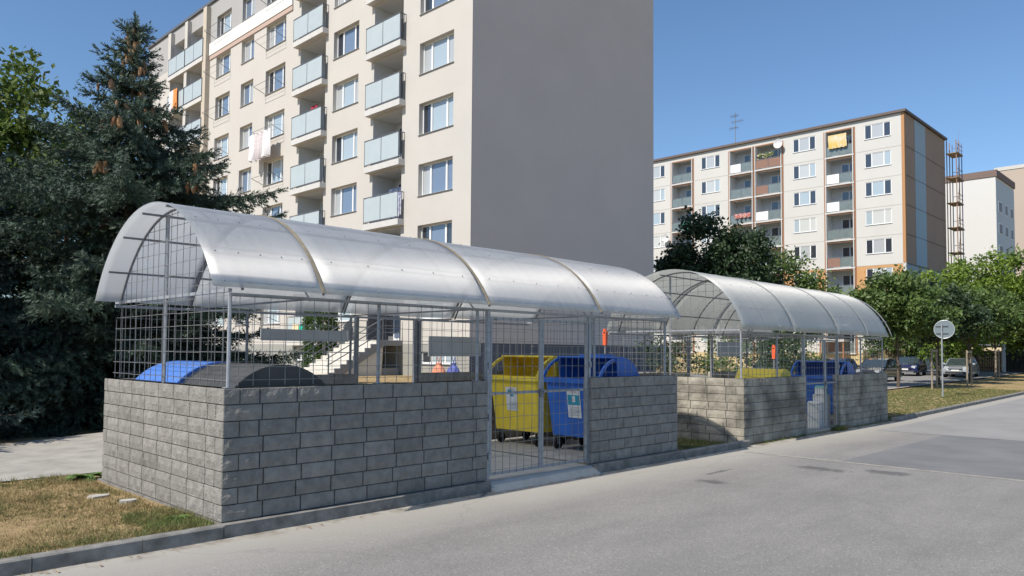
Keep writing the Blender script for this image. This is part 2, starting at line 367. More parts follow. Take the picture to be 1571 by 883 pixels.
def shelter(X0, Y0, z0, gate0, gate1, Ln, D, rx0, rx1, ry0, ry1, ze, za, label, posts, rposts, rgap, bm, amp, seams, dirt, strips_front, stripm):
    """one roofed bin enclosure"""
    x1 = X0+Ln; y1 = Y0+D; zt = z0+8*.19; co = 8
    root = empty('bin_shelter', (X0, Y0, z0), label, 'bin shelter')
    # walls: an L on the left with part of the rear, an L on the right with the rest
    fr = ['-y']
    w1 = MB()
    wall_run(w1, 'x', X0, gate0, Y0, z0, co, ['-y'], 0, corner0=True, amp=amp)
    wall_run(w1, 'y', Y0, y1, X0, z0, co, ['-x'], 1, corner0=True, corner1=True, amp=amp)
    wall_run(w1, 'x', X0, rgap[0], y1-TH, z0, co, ['-y'], 0, corner0=True, amp=.004, res=.12)
    w1.box(X0+.02, gate0-.02, Y0+.02, Y0+TH-.02, z0, zt-.004, 1); w1.box(X0+.02, X0+TH-.02, Y0+.02, y1-.02, z0, zt-.004, 1); w1.box(X0+.02, rgap[0]-.02, y1-TH+.02, y1-.02, z0, zt-.004, 1)
    part('block_wall', w1, [bm, mortar], root, fix=False)
    w2 = MB()
    wall_run(w2, 'x', gate1, x1, Y0, z0, co, ['-y'], 1, corner1=True, amp=amp)
    wall_run(w2, 'y', Y0, y1, x1-TH, z0, co, ['+x'], 0, corner0=True, corner1=True, amp=amp, res=.07)
    wall_run(w2, 'x', rgap[1], x1, y1-TH, z0, co, ['-y'], 1, corner1=True, amp=.004, res=.12)
    w2.box(gate1+.02, x1-.02, Y0+.02, Y0+TH-.02, z0, zt-.004, 1); w2.box(x1-TH+.02, x1-.02, Y0+.02, y1-.02, z0, zt-.004, 1); w2.box(rgap[1]+.02, x1-.02, y1-TH+.02, y1-.02, z0, zt-.004, 1)
    part('block_wall', w2, [bm, mortar], root, fix=False)
    yf, yr = Y0+.09, y1-.16; zr = ze-.05; xl, xr = posts[0], posts[-1]
    # posts
    for x in posts:
        if gate0-.1 < x < gate1+.1:
            m = MB(); m.box(x-.03, x+.03, yf-.03, yf+.03, z0+.0, zr)
            for zz in (.35, .95, 1.75): m.tube([(x-.0, yf-.05, z0+zz-.05), (x, yf-.05, z0+zz+.05)], .016, 8)
            part('gate_post', m, galv, root)
        else:
            m = MB(); round_tube(m, (x, yf, zt), (x, yf, zr), .024); m.box(x-.05, x+.05, yf-.05, yf+.05, zt, zt+.008); part('post', m, galv, root, smooth=False)
    for x in rposts:
        gp = abs(x-rgap[0]) < .15 or abs(x-rgap[1]) < .15
        m = MB()
        if gp: m.box(x-.035, x+.035, yr-.035, yr+.035, z0, zr)
        else: round_tube(m, (x, yr, zt), (x, yr, zr), .024)
        part('post', m, galvd, root)
    ym = (yf+yr)/2; H = za-ze; hw = (ry1-ry0)/2; yc = (ry0+ry1)/2
    Rr = (hw*hw+H*H)/(2*H); cz = za-Rr; th = math.asin(min(1, hw/Rr)); 
    if Rr < hw: th = math.pi-th
    def arch(t, dr=0): return (yc-(Rr+dr)*math.sin(t), cz+(Rr+dr)*math.cos(t))   # t from -th (rear) to th (front)
    NA = 28; angs = [-th+2*th*i/NA for i in range(NA+1)]
    for x in (xl, xr):
        m = MB(); ztop = cz+math.sqrt(max(0, (Rr-.05)**2-(ym-yc)**2)); round_tube(m, (x, ym, zt), (x, ym, ztop), .024); part('post', m, galv, root)
    # top rails, cross rails
    m = MB()
    for y in (yf, yr): m.box(xl-.02, xr+.02, y-.02, y+.02, zr-.02, zr+.02)
    for x in (xl, xr): m.box(x-.022, x+.022, yf, yr, zr+.03, zr+.07)
    part('top_rail', m, galv, root)
    for x in strips_front:
        m = MB(); m.tube([(x, yf, zr), (x, yr, zr)], .014, 6); part('tie_rod', m, galvd, root)
        m = MB(); m.tube([(x, yf, zr-.02), (x, yf+.33, zr+.28)], .012, 6); part('brace', m, galvd, root)
    # hoops
    hx = [xl]+list(strips_front)+[xr]
    for x in hx:
        m = MB(); m.tube([(x, *arch(t, -.022)) for t in angs], .017, 8); part('roof_hoop', m, galvd, root, smooth=True)
    # purlins
    for k in (-.78, -.48, -.17, .17, .48, .78):
        y, z = arch(th*k, -.03); m = MB(); m.box(xl-.28, xr+.2, y-.012, y+.012, z-.014, z+.014); part('purlin', m, galvd, root)
    # roof sheets between the seams, 10 mm thick, with joint strips and screws
    cuts = [rx0]+list(seams)+[rx1]
    for i in range(len(cuts)-1):
        a, b = cuts[i], cuts[i+1]; m = MB(); n = 12; vs = []
        for dr in (0, .010):
            for ii in range(n+1):
                X = a+(b-a)*ii/n
                for t in angs:
                    sag = 0; w = .003*math.sin(X*1.3+t*2.1)+.0015*math.sin(X*4.1-t*2)
                    edge = .018*math.sin(X*1.9)*max(0, (abs(t)/th-.8))*5*.3
                    y, z = arch(t, dr+w+sag); vs.append((X, y, z+edge))
        k = NA+1; o = (n+1)*k
        fs = [(ii*k+j, ii*k+j+1, (ii+1)*k+j+1, (ii+1)*k+j) for ii in range(n) for j in range(NA)]
        fs += [(o+ii*k+j, o+(ii+1)*k+j, o+(ii+1)*k+j+1, o+ii*k+j+1) for ii in range(n) for j in range(NA)]
        fs += [(ii*k, (ii+1)*k, o+(ii+1)*k, o+ii*k) for ii in range(n)]+[(ii*k+NA, o+ii*k+NA, o+(ii+1)*k+NA, (ii+1)*k+NA) for ii in range(n)]
        fs += [(j, o+j, o+j+1, j+1) for j in range(NA)]+[(n*k+j, n*k+j+1, o+n*k+j+1, o+n*k+j) for j in range(NA)]
        m.add(vs, fs[:n*NA], 1); m.add([], [], 0); o_ = -len(vs); m.f += [tuple(q) for q in fs[n*NA:]]; m.m += [0]*(len(fs)-n*NA); m.r += [.5]*(len(fs)-n*NA)
        sh = part('roof_sheet', m, [dirt, inner1], root, smooth=True, fix=False)
        sc = MB(); nscr = 5
        for ii in range(nscr):
            X = a+(b-a)*(ii+.5)/nscr
            for kk in (.17, .48, .78, .965):
                y, z = arch(th*kk, .018); sc.ball((X, y, z-.006), .010, .010, .008, 6, 4)
        part('screw', sc, galvd, sh)['kind'] = 'stuff'
    for x in seams:
        m = MB(); vs = []
        for X in (x-.02, x+.02):
            for t in angs:
                vs.append((X, *arch(t, .014))); 
            for t in angs: vs.append((X, *arch(t, .024)))
        k = NA+1
        fs = [(k+j, 3*k+j, 3*k+j+1, k+j+1) for j in range(NA)]+[(j, k+j, k+j+1, j+1) for j in range(NA)]+[(2*k+j, 2*k+j+1, 3*k+j+1, 3*k+j) for j in range(NA)]
        m.add(vs, fs); part('joint_strip', m, stripm, root, fix=False)
    # wire mesh panels
    W = .0031
    def wires(m, o, u, w, lu, lw, du, dw, clip=None, irr=.012):
        o, u, w = map(Vector, (o, u, w)); nrm = u.cross(w).normalized()
        a = du*.5
        while a < lu:
            aa = a+random.uniform(-irr, irr); top = lw if clip is None else clip(aa)
            if top > .05: m.obox(o+u*aa+w*(top/2), u*W, nrm*W, w*(top/2))
            a += du
        b = dw*.4
        while b < (lw if clip is None else lw):
            lo, hi = 0, lu
            if clip is not None:
                cc = [q*lu/60 for q in range(61) if clip(q*lu/60) > b]
                if not cc: b += dw; continue
                lo, hi = cc[0], cc[-1]
            segs = 5; j0 = random.uniform(-irr, irr)
            for q in range(segs):
                qa = lo+(hi-lo)*q/segs; qb = lo+(hi-lo)*(q+1)/segs; y0_ = b+random.uniform(-irr, irr)*.35+j0*.3
                m.obox(o+u*((qa+qb)/2)+w*y0_+nrm*.007, u*((qb-qa)/2), nrm*W, w*W)
            b += dw
    cuts = [p for p in posts if p <= gate0+.12]; 
    for i in range(len(cuts)-1):
        m = MB(); wires(m, (cuts[i], yf-.03, zt+.02), (1,0,0), (0,0,1), cuts[i+1]-cuts[i], zr-zt-.02, .20, .165); part('wire_mesh', m, wirem, root, fix=False)
    cuts = [p for p in posts if p >= gate1-.12]
    for i in range(len(cuts)-1):
        if cuts[i+1]-cuts[i] < .3: continue
        m = MB(); wires(m, (cuts[i], yf-.03, zt+.02), (1,0,0), (0,0,1), cuts[i+1]-cuts[i], zr-zt-.02, .20, .165); part('wire_mesh', m, wirem, root, fix=False)
    rc = [xl]+[p for p in rposts]+[xr]
    for i in range(len(rc)-1):
        if rc[i+1]-rc[i] < .3 or (abs(rc[i]-rgap[0]) < .2 and abs(rc[i+1]-rgap[1]) < .2): continue
        m = MB(); wires(m, (rc[i], yr+.03, zt+.02), (1,0,0), (0,0,1), rc[i+1]-rc[i], zr-zt-.02, .20, .165); part('wire_mesh', m, wirem, root, fix=False)
    for x, s in ((xl, -1), (xr, 1)):
        def clip(a):
            y = yf+a; return cz+math.sqrt(max(0, (Rr-.05)**2-(y-yc)**2))-zt-.03
        m = MB(); wires(m, (x+.03*s, yf, zt+.02), (0,1,0), (0,0,1), yr-yf, za-zt, .20, .165, clip); part('wire_mesh', m, wirem, root, fix=False)
    return dict(root=root, yf=yf, yr=yr, zt=zt, zr=zr, wires=wires, z0=z0)

def roof_mat(name, col, rough, tl, tp, dirtc, tcol, gloss=.3):
    """outer face of the sheets: dusty, ribbed plastic that scatters most of the light through"""
    m = bpy.data.materials.new(name); m.use_nodes = True; t = m.node_tree; N = t.nodes; L = t.links
    b = N['Principled BSDF']; out = N['Material Output']; geo = N.new('ShaderNodeNewGeometry')
    def nz(sc, st, lo, hi, det=6):
        mp = N.new('ShaderNodeMapping'); mp.inputs['Scale'].default_value = st; L.new(geo.outputs['Position'], mp.inputs[0])
        n = N.new('ShaderNodeTexNoise'); n.inputs['Scale'].default_value = sc; n.inputs['Detail'].default_value = det; L.new(mp.outputs[0], n.inputs['Vector'])
        r = N.new('ShaderNodeMapRange'); r.inputs[1].default_value = lo; r.inputs[2].default_value = hi; L.new(n.outputs[0], r.inputs[0]); return r.outputs[0]
    streak = nz(1, (9, .5, .5), .42, .72); blot = nz(.9, (1, 1, 1), .35, .7)
    mm = N.new('ShaderNodeMath'); mm.operation = 'MULTIPLY'; L.new(streak, mm.inputs[0]); L.new(blot, mm.inputs[1])
    def dirty(c, d):
        mx = N.new('ShaderNodeMix'); mx.data_type = 'RGBA'; mx.inputs[6].default_value = (*c, 1); mx.inputs[7].default_value = (*d, 1); L.new(mm.outputs[0], mx.inputs[0]); return mx.outputs[2]
    L.new(dirty(col, dirtc), b.inputs['Base Color'])
    rr = N.new('ShaderNodeMapRange'); rr.inputs[3].default_value = rough-.05; rr.inputs[4].default_value = rough+.12; L.new(blot, rr.inputs[0]); L.new(rr.outputs[0], b.inputs['Roughness'])
    b.inputs['Specular IOR Level'].default_value = 1.0; b.inputs['Anisotropic'].default_value = .95
    cx = N.new('ShaderNodeCombineXYZ'); cx.inputs[0].default_value = 1; L.new(cx.outputs[0], b.inputs['Tangent'])
    bp = N.new('ShaderNodeBump'); bp.inputs['Distance'].default_value = .0015; L.new(nz(1, (14, 1., 1.), .3, .7, 2), bp.inputs['Height']); L.new(bp.outputs[0], b.inputs['Normal'])
    tr = N.new('ShaderNodeBsdfTranslucent'); L.new(dirty(tcol, tuple(v*.75 for v in tcol)), tr.inputs[0])
    gl_ = N.new('ShaderNodeBsdfAnisotropic'); gl_.inputs['Roughness'].default_value = .52; gl_.inputs['Anisotropy'].default_value = -.62; gl_.inputs['Color'].default_value = (1, 1, 1, 1)
    L.new(cx.outputs[0], gl_.inputs['Tangent']); s0 = N.new('ShaderNodeMixShader'); s0.inputs[0].default_value = gloss; L.new(b.outputs[0], s0.inputs[1]); L.new(gl_.outputs[0], s0.inputs[2])
    s1 = N.new('ShaderNodeMixShader'); s1.inputs[0].default_value = tl; L.new(s0.outputs[0], s1.inputs[1]); L.new(tr.outputs[0], s1.inputs[2])
    tpn = N.new('ShaderNodeBsdfTransparent'); tpn.inputs[0].default_value = (.95, .97, .98, 1)
    s2 = N.new('ShaderNodeMixShader'); s2.inputs[0].default_value = tp; L.new(s1.outputs[0], s2.inputs[1]); L.new(tpn.outputs[0], s2.inputs[2])
    L.new(s2.outputs[0], out.inputs[0]); return m
inner1 = mat('clear_inner_skin', (.8, .82, .82), .3, spec=.5, transp=.90)
poly1 = roof_mat('clear_ribbed_polycarbonate', (.36, .38, .405), .46, .42, .15, (.29, .30, .295), (.80, .83, .84), .23)
poly2 = roof_mat('dusty_polycarbonate', (.31, .34, .35), .55, .36, .12, (.25, .27, .25), (.74, .76, .70), .15)

S1 = shelter(3.88, 8.41, 0, 8.06, 10.60, 9.52, 4.05, 3.62, 13.15, 8.17, 12.13, 2.66, 3.84,
    'nearer arched bin shelter with a shiny clear roof over a clean grey block wall', [3.97, 6.07, 7.9, 8.12, 10.62, 10.78, 13.07], [6.06, 8.14, 8.27, 9.69, 9.8],
    (8.3, 9.76), block, .016, [5.0, 7.83, 10.55], poly1, (5.02, 7.86, 10.6), rust)
S2 = shelter(16.2, 8.41, -.13, 19.6, 21.85, 9.54, 4.05, 15.72, 25.15, 8.17, 12.0, 2.52, 3.98,
    'farther arched bin shelter with a dull grey roof over a stained block wall', [16.24, 18.1, 19.62, 21.9, 23.7, 25.55], [17.9, 20.2, 21.58, 23.9],
    (20.2, 21.6), block2, .016, [18.4, 21.2, 23.4], poly2, (18.1, 19.9, 21.7, 23.5), mat('grey_joint', (.27, .28, .27), .7))

def gate(S, x0, x1, xm, open_leaf=None):
    root = S['root']; y = S['yf']-.0; z0 = S['z0']
    for a, b in ((x0+.045, xm-.004), (xm+.004, x1-.045)):
        m = MB(); zb, zt = z0+.05, S['zr']-.10; t = .02
        m.box(a, a+2*t, y-t, y+t, zb, zt); m.box(b-2*t, b, y-t, y+t, zb, zt)
        for z in (zb, z0+1.29, zt-2*t): m.box(a+2*t, b-2*t, y-t+.002, y+t-.002, z, z+2*t)
        fr = part('gate_leaf', m, galv, root)
        w = MB(); S['wires'](w, (a+.03, y-.026, zb), (1,0,0), (0,0,1), b-a-.06, zt-zb, .165, .2); part('wire_mesh', w, wirem, fr, fix=False)
    m = MB(); m.box(xm-.07, xm+.03, y-.05, y-.022, z0+1.22, z0+1.36); m.tube([(xm-.12, y-.06, z0+1.3), (xm+.02, y-.06, z0+1.3)], .01); part('latch', m, galvd, root)
gate(S1, 8.12, 10.62, 9.36); gate(S2, 19.62, 21.9, 21.03)

# sheet-metal boards wired to the rear mesh
for a, b, z0, z1, y, lab in ((6.26, 8.03, 2.13, 2.335, 12.22, 'long narrow grey board wired to the rear mesh of the nearer shelter'),
                        (9.97, 11.45, 1.86, 2.28, 12.22, 'short deep grey board on the nearer shelter rear mesh, right of the rear gap'),
                        (21.76, 23.38, 1.87, 2.35, 12.22, 'pale grey board wired to the rear mesh of the farther shelter')):
    m = MB(); m.box(a, b, y-.015, y, z0, z1); m.box(a, a+.03, y-.025, y-.016, z0, z1); m.box(b-.03, b, y-.025, y-.016, z0, z1)
    o = bpy.data.objects.new('metal_board', m.mesh('metal_board', mat('zinc_sheet', (.40, .42, .44), .6, metal=.1, var=.15, vscale=3), ((a+b)/2, y, z0))); link(o, None, ((a+b)/2, y, z0)); tag(o, lab, 'board')

# ------------------------------------------------------------ wheeled containers (front faces -X, long side along Y)
def bin_parts(root, body, lidm, closed, sticker, s=1.12, hump=False, open_ang=.15, lidh=.37):
    """local coords: front face at x=0, length along y centred, wheels at z=0"""
    W, D = 1.33*s/2, 1.06*s; zr = 1.29*s; zb = .27*s
    m = MB(); rings = []
    for f, z in ((0, zb), (.035, zb+.03), (.5, zb+.55*(zr-zb)), (1, zr)):
        ins = (1-f)*.13*s; sd = (1-f)*.07*s; c = .07
        x0, x1, y0, y1 = ins, D-ins, -W+sd, W-sd
        rings.append([(x0+c, y0, z), (x1-c, y0, z), (x1, y0+c, z), (x1, y1-c, z), (x1-c, y1, z), (x0+c, y1, z), (x0, y1-c, z), (x0, y0+c, z)])
    vs = [p for r in rings for p in r]
    fs = [(i*8+k, i*8+(k+1) % 8, (i+1)*8+(k+1) % 8, (i+1)*8+k) for i in range(3) for k in range(8)]+[tuple(range(8))[::-1]]
    m.add(vs, fs)
    part('body', m, body, root, org=(0,0,0))
    m = MB()   # thick rim with a rounded lip
    for r0, r1, za, zb2 in ((-.045, .02, zr-.085, zr-.01), (-.03, .02, zr-.010, zr+.012)):
        m.box(r0, .02, -W-.04, W+.04, za, zb2); m.box(D-.02, D-r0, -W-.04, W+.04, za, zb2)
        m.box(.021, D-.021, -W-.04, -W+.02, za, zb2); m.box(.021, D-.021, W-.02, W+.04, za, zb2)
    part('rim', m, body, root, org=(0,0,0))
    for sg in (-1, 1):
        m = MB(); m.tube([(D/2, sg*(W-.03), zr-.2), (D/2, sg*(W+.07), zr-.2)], .028, 10); part('trunnion', m, body, root, org=(0,0,0))
    Hh = lidh*s; R0 = ((D/2+.03)**2+Hh*Hh)/(2*Hh); zc = zr+Hh-R0; th = math.asin((D/2+.03)/R0)
    P = lambda t, dr=0: (D/2-(R0+dr)*math.sin(t), zc+(R0+dr)*math.cos(t))
    def shell(mb, t0, t1, y0, y1, dr=0, thk=.012, n=14):
        pr = [P(t0+(t1-t0)*k/n, dr) for k in range(n+1)]+[P(t1+(t0-t1)*k/n, dr+thk) for k in range(n+1)]
        k = n+1
        vs = [(x, y0, z) for x, z in pr]+[(x, y1, z) for x, z in pr]; N2 = 2*k
        fs = [(i, i+1, N2+i+1, N2+i) for i in range(N2-1)]+[(N2-1, 0, N2, 2*N2-1)]
        fs += [(i, N2-1-i, N2-2-i, i+1) for i in range(n)]+[(N2+i, N2+i+1, 2*N2-2-i, 2*N2-1-i) for i in range(n)]
        mb.add(vs, fs)
    for sg in (-1, 1):
        if not closed:
            # raised arc shield at each end
            m = MB(); y0 = sg*(W+.01); y1 = sg*(W-.035); shell(m, th, -th, min(y0, y1), max(y0, y1), -.05, .055)
            part('arc_shield', m, body, root, org=(0,0,0))
    m = MB(); t_open = th*1.0 if closed else th*open_ang
    shell(m, t_open, -th, -W-.02, W+.02, .008, .014)
    for sg in (-1, 1):     # end plates
        y = sg*(W+.02); n = 12; a0 = t_open
        pts = [P(a0+(-th-a0)*k/n, .012) for k in range(n+1)]
        base = (P(a0, 0)[0], zr) if closed else (P(a0, 0)[0]+.04, zr+.0)
        poly = [(x, z) for x, z in pts]+[(pts[-1][0], zr+.005), (base[0], zr+.005)]
        m.prism(poly, lambda u, v, t: (u, t, v), y-.006, y+.006)
    x_, z_ = P(t_open, .02)
    if not closed: m.tube([(x_-.01, -W-.02, z_-.005), (x_-.01, W+.02, z_-.005)], .022, 8)
    for yy in () if closed else (-W*.33, W*.33): shell(m, t_open*.9, -th*.9, yy-.03, yy+.03, .0221, .008)
    part('lid', m, lidm, root, org=(0,0,0), smooth=False)
    if hump:
        m = MB(); x_, z_ = P(-th*.12, .0)
        m.box(x_-.13, x_+.2, -.38, .28, z_-.01, z_+.075); m.box(x_-.16, x_+.23, -.41, .31, z_-.02, z_+.02); part('slot_cover', m, lidm, root, org=(0,0,0))
    if sticker:
        def fx(z): 
            f = (z-zb)/(zr-zb); return (1-f)*.13*s-.004
        y0, y1, z0_, z1_ = sticker
        m = MB(); a, b = fx(z0_), fx(z1_)
        def q(m, ya, yb, za, zb_, mi, off=0):
            xa, xb = fx(za)-off, fx(zb_)-off
            m.add([(xa, ya, za), (xa, yb, za), (xb, yb, zb_), (xb, ya, zb_), (xa-.002, ya, za), (xa-.002, yb, za), (xb-.002, yb, zb_), (xb-.002, ya, zb_)],
                  [(0,3,2,1), (4,5,6,7), (0,1,5,4), (1,2,6,5), (2,3,7,6), (3,0,4,7)], mi)
        q(m, y0, y1, z0_, z1_, 0)
        h = z1_-z0_; w = y1-y0
        if body is blu:
            q(m, y0+.015, y1-.015, z0_+h*.45, z0_+h*.80, 1, .003); q(m, y0+w*.38, y1-w*.38, z0_+h*.55, z0_+h*.76, 0, .006)
        else:
            q(m, y0+w*.32, y1-w*.42, z0_+h*.60, z0_+h*.82, 1, .003); q(m, y0+w*.45, y1-w*.2, z0_+h*.70, z0_+h*.88, 1, .0055)
        for k in range(3): q(m, y0+w*(.14+.07*k), y1-w*(.2+.08*k), z0_+h*(.86+.04*k), z0_+h*(.875+.04*k), 3 if k == 1 else 2, .003)
        for k in range(6): q(m, y0+w*.12, y1-w*(.12+.09*(k % 3)), z0_+h*(.08+.055*k), z0_+h*(.10+.055*k), 2, .003)
        part('sticker', m, [mat('sticker_white', (.70, .71, .72), .5), teal, inkg, redp], root, org=(0,0,0))
    r = .1*s
    for x in (.2, D-.2):
        for y in (-W+.2, W-.2):
            m = MB(); m.box(x-.05, x+.05, y-.05, y+.05, zb-.02, zb+.0); m.box(x-.012, x+.06, y-.045, y-.035, r, zb-.02); m.box(x-.012, x+.06, y+.035, y+.045, r, zb-.02)
            c = part('caster', m, galvd, root, org=(0,0,0))
            m = MB(); m.tube([(x+.04, y-.024, r), (x+.04, y+.024, r)], r, 18); m.tube([(x+.04, y-.03, r), (x+.04, y+.03, r)], r*.45, 10)
            part('wheel', m, black, c, org=(0,0,0))
def container(x, y, z, name_label, body, lidm, closed, sticker=None, rz=0, s=1.12, hump=False, oa=.15, lidh=.37):
    root = empty('waste_container', (0, 0, 0), name_label, 'waste container', 'wheeled waste containers in the shelters')
    bin_parts(root, body, lidm, closed, sticker, s, hump, oa, lidh); root.location = (x, y, z); root.rotation_euler = (0, 0, rz); return root
container(11.42, 11.2, 0.004, 'yellow container with its rounded lid rolled back, behind the gate of the nearer shelter', yel, yel, False, (-.1, .22, .72, 1.22))
container(11.40, 9.58, 0.004, 'blue container with open lid and slot cover, right of the yellow one', blu, blu, False, (-.22, .12, .68, 1.24), rz=R_(-2), hump=True)
container(4.26, 9.66, 0.004, 'dark grey container with a closed rounded lid at the near corner of the nearer shelter', blk, blk, True, s=1.14, lidh=.25)
container(4.22, 11.30, 0.004, 'bright blue container with a closed lid behind the dark grey one', blul, blul, True, s=1.14, lidh=.26)
container(22.6, 9.42, -.125, 'blue container with open lid seen through the gate of the farther shelter', blu, blu, False, s=1.12, rz=R_(3))
container(18.5, 9.25, -.125, 'yellow container peeping over the stained wall of the farther shelter', yel, yel, True, s=.86, rz=R_(4), lidh=.36).scale = (1, 1, 1.18)

# sacks and cartons standing by the blue bin of the farther shelter
carton = mat('white_carton', (.75, .74, .72), .8, var=.12, vscale=5)
for x, y, z, sx, sy, sz, r, lab in ((21.55, 9.0, -.125, .40, .34, .72, 8, 'tall white carton standing upright behind the gate of the farther shelter'),
                             (21.95, 8.98, -.125, .34, .34, .93, -6, 'taller white carton leaning behind the farther gate, nearest its right post'),
                             (21.9, 8.96, .81, .3, .3, .22, 12, 'small teal and white box lying on top of the taller white carton')):
    root = empty('carton', (x, y, z), lab, 'carton', rz=R_(r))
    m = MB(); m.box(-sx/2, sx/2, -sy/2, sy/2, 0, sz-.01); part('box', m, carton, root, org=(0,0,0))
    m = MB(); m.obox((-.02-sx*.24, 0, sz-.001), (sx*.24, 0, .03), (0, sy*.5, 0), (0, 0, .003)); m.obox((sx*.26, 0, sz-.001), (sx*.23, 0, .01), (0, sy*.5, 0), (0, 0, .003)); part('flap', m, carton if sz > .3 else mat('teal_card', (.12, .42, .42), .7), root, org=(0,0,0))
    if sz < .3:
        m = MB(); m.box(-sx/2-.003, sx/2+.003, -sy/2-.004, -sy/2-.001, .03, sz-.05); part('printed_side', m, mat('teal_card', (.12, .42, .42), .7), root, org=(0,0,0))

# ------------------------------------------------------------ apartment blocks
def clear_pane(name, col, rough=.06, spec=1.0):
    return mat(name, col, rough, spec=spec, coat=.6)
gl = [clear_pane('glass_sky_curtain', (.36, .43, .47)), clear_pane('glass_blue', (.15, .20, .28)), clear_pane('glass_dark', (.03, .035, .045)),
      clear_pane('glass_net_curtain', (.40, .42, .43)), clear_pane('glass_blind', (.52, .53, .50), .3)]
frost = mat('frosted_glass_panel', (.43, .485, .495), .35, spec=.7, var=.06, vscale=2)
cream = mat('cream_render', (.51, .485, .447), .9, var=.05, vscale=.5, bump=.002, bscale=90)
greyr = mat('grey_render', (.36, .355, .35), .9, var=.05, vscale=.6)
endg = mat('slate_grey_render', (.575, .505, .465), .9, var=.07, vscale=.35, bump=.002, bscale=90)
endb = mat('dark_base_render', (.10, .11, .14), .8, var=.12, vscale=1)
plinthm = mat('grey_plinth_render', (.30, .30, .28), .9, var=.08, vscale=2)
bandw = mat('white_band', (.70, .69, .66), .8); bandp = mat('pinkish_band', (.45, .34, .29), .9)
roofd = mat('dark_roof_trim', (.10, .11, .13), .6)
sillm = mat('grey_metal_sill', (.30, .31, .33), .5)
slabm = mat('white_slab', (.55, .54, .52), .85, var=.08, vscale=3)
railm = mat('dark_rail', (.10, .11, .13), .5)
loggia = mat('loggia_wall', (.62, .62, .61), .9, var=.08, vscale=1)

def facade(mb, X, holes, y0, y1, z0, z1, bands):
    """facade in the plane x = X facing -X; holes (ya, yb, za, zb, depth); bands (z, material index) from below"""
    Y = sorted(set([y0, y1]+[round(h[k], 3) for h in holes for k in (0, 1)])); Z = sorted(set([z0, z1]+[round(h[k], 3) for h in holes for k in (2, 3)]+[b[0] for b in bands if z0 < b[0] < z1]))
    Y = [v for v in Y if y0 <= v <= y1]; Z = [v for v in Z if z0 <= v <= z1]
    def mi(z):
        r = bands[0][1]
        for b in bands:
            if z >= b[0]: r = b[1]
        return r
    H = [(round(h[0], 3), round(h[1], 3), round(h[2], 3), round(h[3], 3)) for h in holes]
    for a, b in zip(Y[:-1], Y[1:]):
        for c, d in zip(Z[:-1], Z[1:]):
            ym, zm = (a+b)/2, (c+d)/2
            if any(h[0] < ym < h[1] and h[2] < zm < h[3] for h in H): continue
            mb.quad((X, b, c), (X, a, c), (X, a, d), (X, b, d), mi(zm))
    for h in holes:
        ya, yb, za, zb, dp = h[:5]; k = mi((za+zb)/2) if len(h) < 6 else h[5]
        mb.quad((X, ya, za), (X+dp, ya, za), (X+dp, ya, zb), (X, ya, zb), k); mb.quad((X, yb, zb), (X+dp, yb, zb), (X+dp, yb, za), (X, yb, za), k)
        mb.quad((X, ya, zb), (X+dp, ya, zb), (X+dp, yb, zb), (X, yb, zb), k); mb.quad((X, yb, za), (X+dp, yb, za), (X+dp, ya, za), (X, ya, za), k)
        if len(h) >= 6: mb.quad((X+dp, yb, za), (X+dp, ya, za), (X+dp, ya, zb), (X+dp, yb, zb), k)

WM = {}
def win_meshes(w, h, splits, dp):
    """frame, pane variants and sill as shared meshes; origin at the low -Y corner of the opening, in the wall plane"""
    key = (round(w, 2), round(h, 2), tuple(splits), dp)
    if key in WM: return WM[key]
    f = MB(); t = .065; x0, x1 = dp-.02, dp+.05
    f.box(x0, x1, 0, w, 0, t); f.box(x0, x1, 0, w, h-t, h); f.box(x0, x1, 0, t, t, h-t); f.box(x0, x1, w-t, w, t, h-t)
    cur = [t]
    for s_ in splits: f.box(x0-.012, x1, w*s_-.055, w*s_+.055, t, h-t)
    edges = [0]+[w*s_ for s_ in splits]+[w]
    panes = []
    rg = random.Random(len(WM)+3)
    if dp < .1: gls = [PALE, gl[0], gl[2], gl[3], gl[4]]; sets = [(0, 1, 0), (1, 0, 2), (3, 3, 3), (2, 1, 2), (1, 1, 0), (4, 4, 1), (0, 3, 1), (2, 3, 2)]
    else: gls = gl; sets = [(2, 0, 2), (1, 1, 3), (2, 3, 0), (0, 0, 2), (2, 2, 1), (3, 0, 3), (4, 0, 1), (2, 1, 2)] if len(splits) == 2 else [(2, 0), (1, 3), (0, 2), (3, 1)]
    for st in sets:
        p = MB()
        for i in range(len(edges)-1):
            a = edges[i]+(.05 if i else t); b = edges[i+1]-(.05 if i < len(edges)-2 else t)
            p.box(x0+.03+.004*i, x0+.036+.004*i, a-.005, b+.005, t-.005, h-t+.005, st[i])
        panes.append(p.mesh('pane', gls, fix=True))
    s_ = MB(); s_.prism([(-.06, -.035), (-.06, -.02), (dp, .004), (dp, -.035)], lambda u, v, tt: (u, tt, v), -.03, w+.03)
    WM[key] = (f.mesh('window', plast, fix=True), panes, s_.mesh('sill', sillm, fix=True)); return WM[key]
PALE = mat('pale_curtain_glass', (.46, .49, .50), .12, spec=.6)
def put_window(root, X, ya, yb, za, zb, splits, dp, k):
    fm, ps, sl = win_meshes(yb-ya, zb-za, splits, dp); o = root.location
    w = use('window', fm, root, (X-o.x, ya-o.y, za-o.z)); use('pane', ps[k % len(ps)], w); use('sill', sl, w); return w

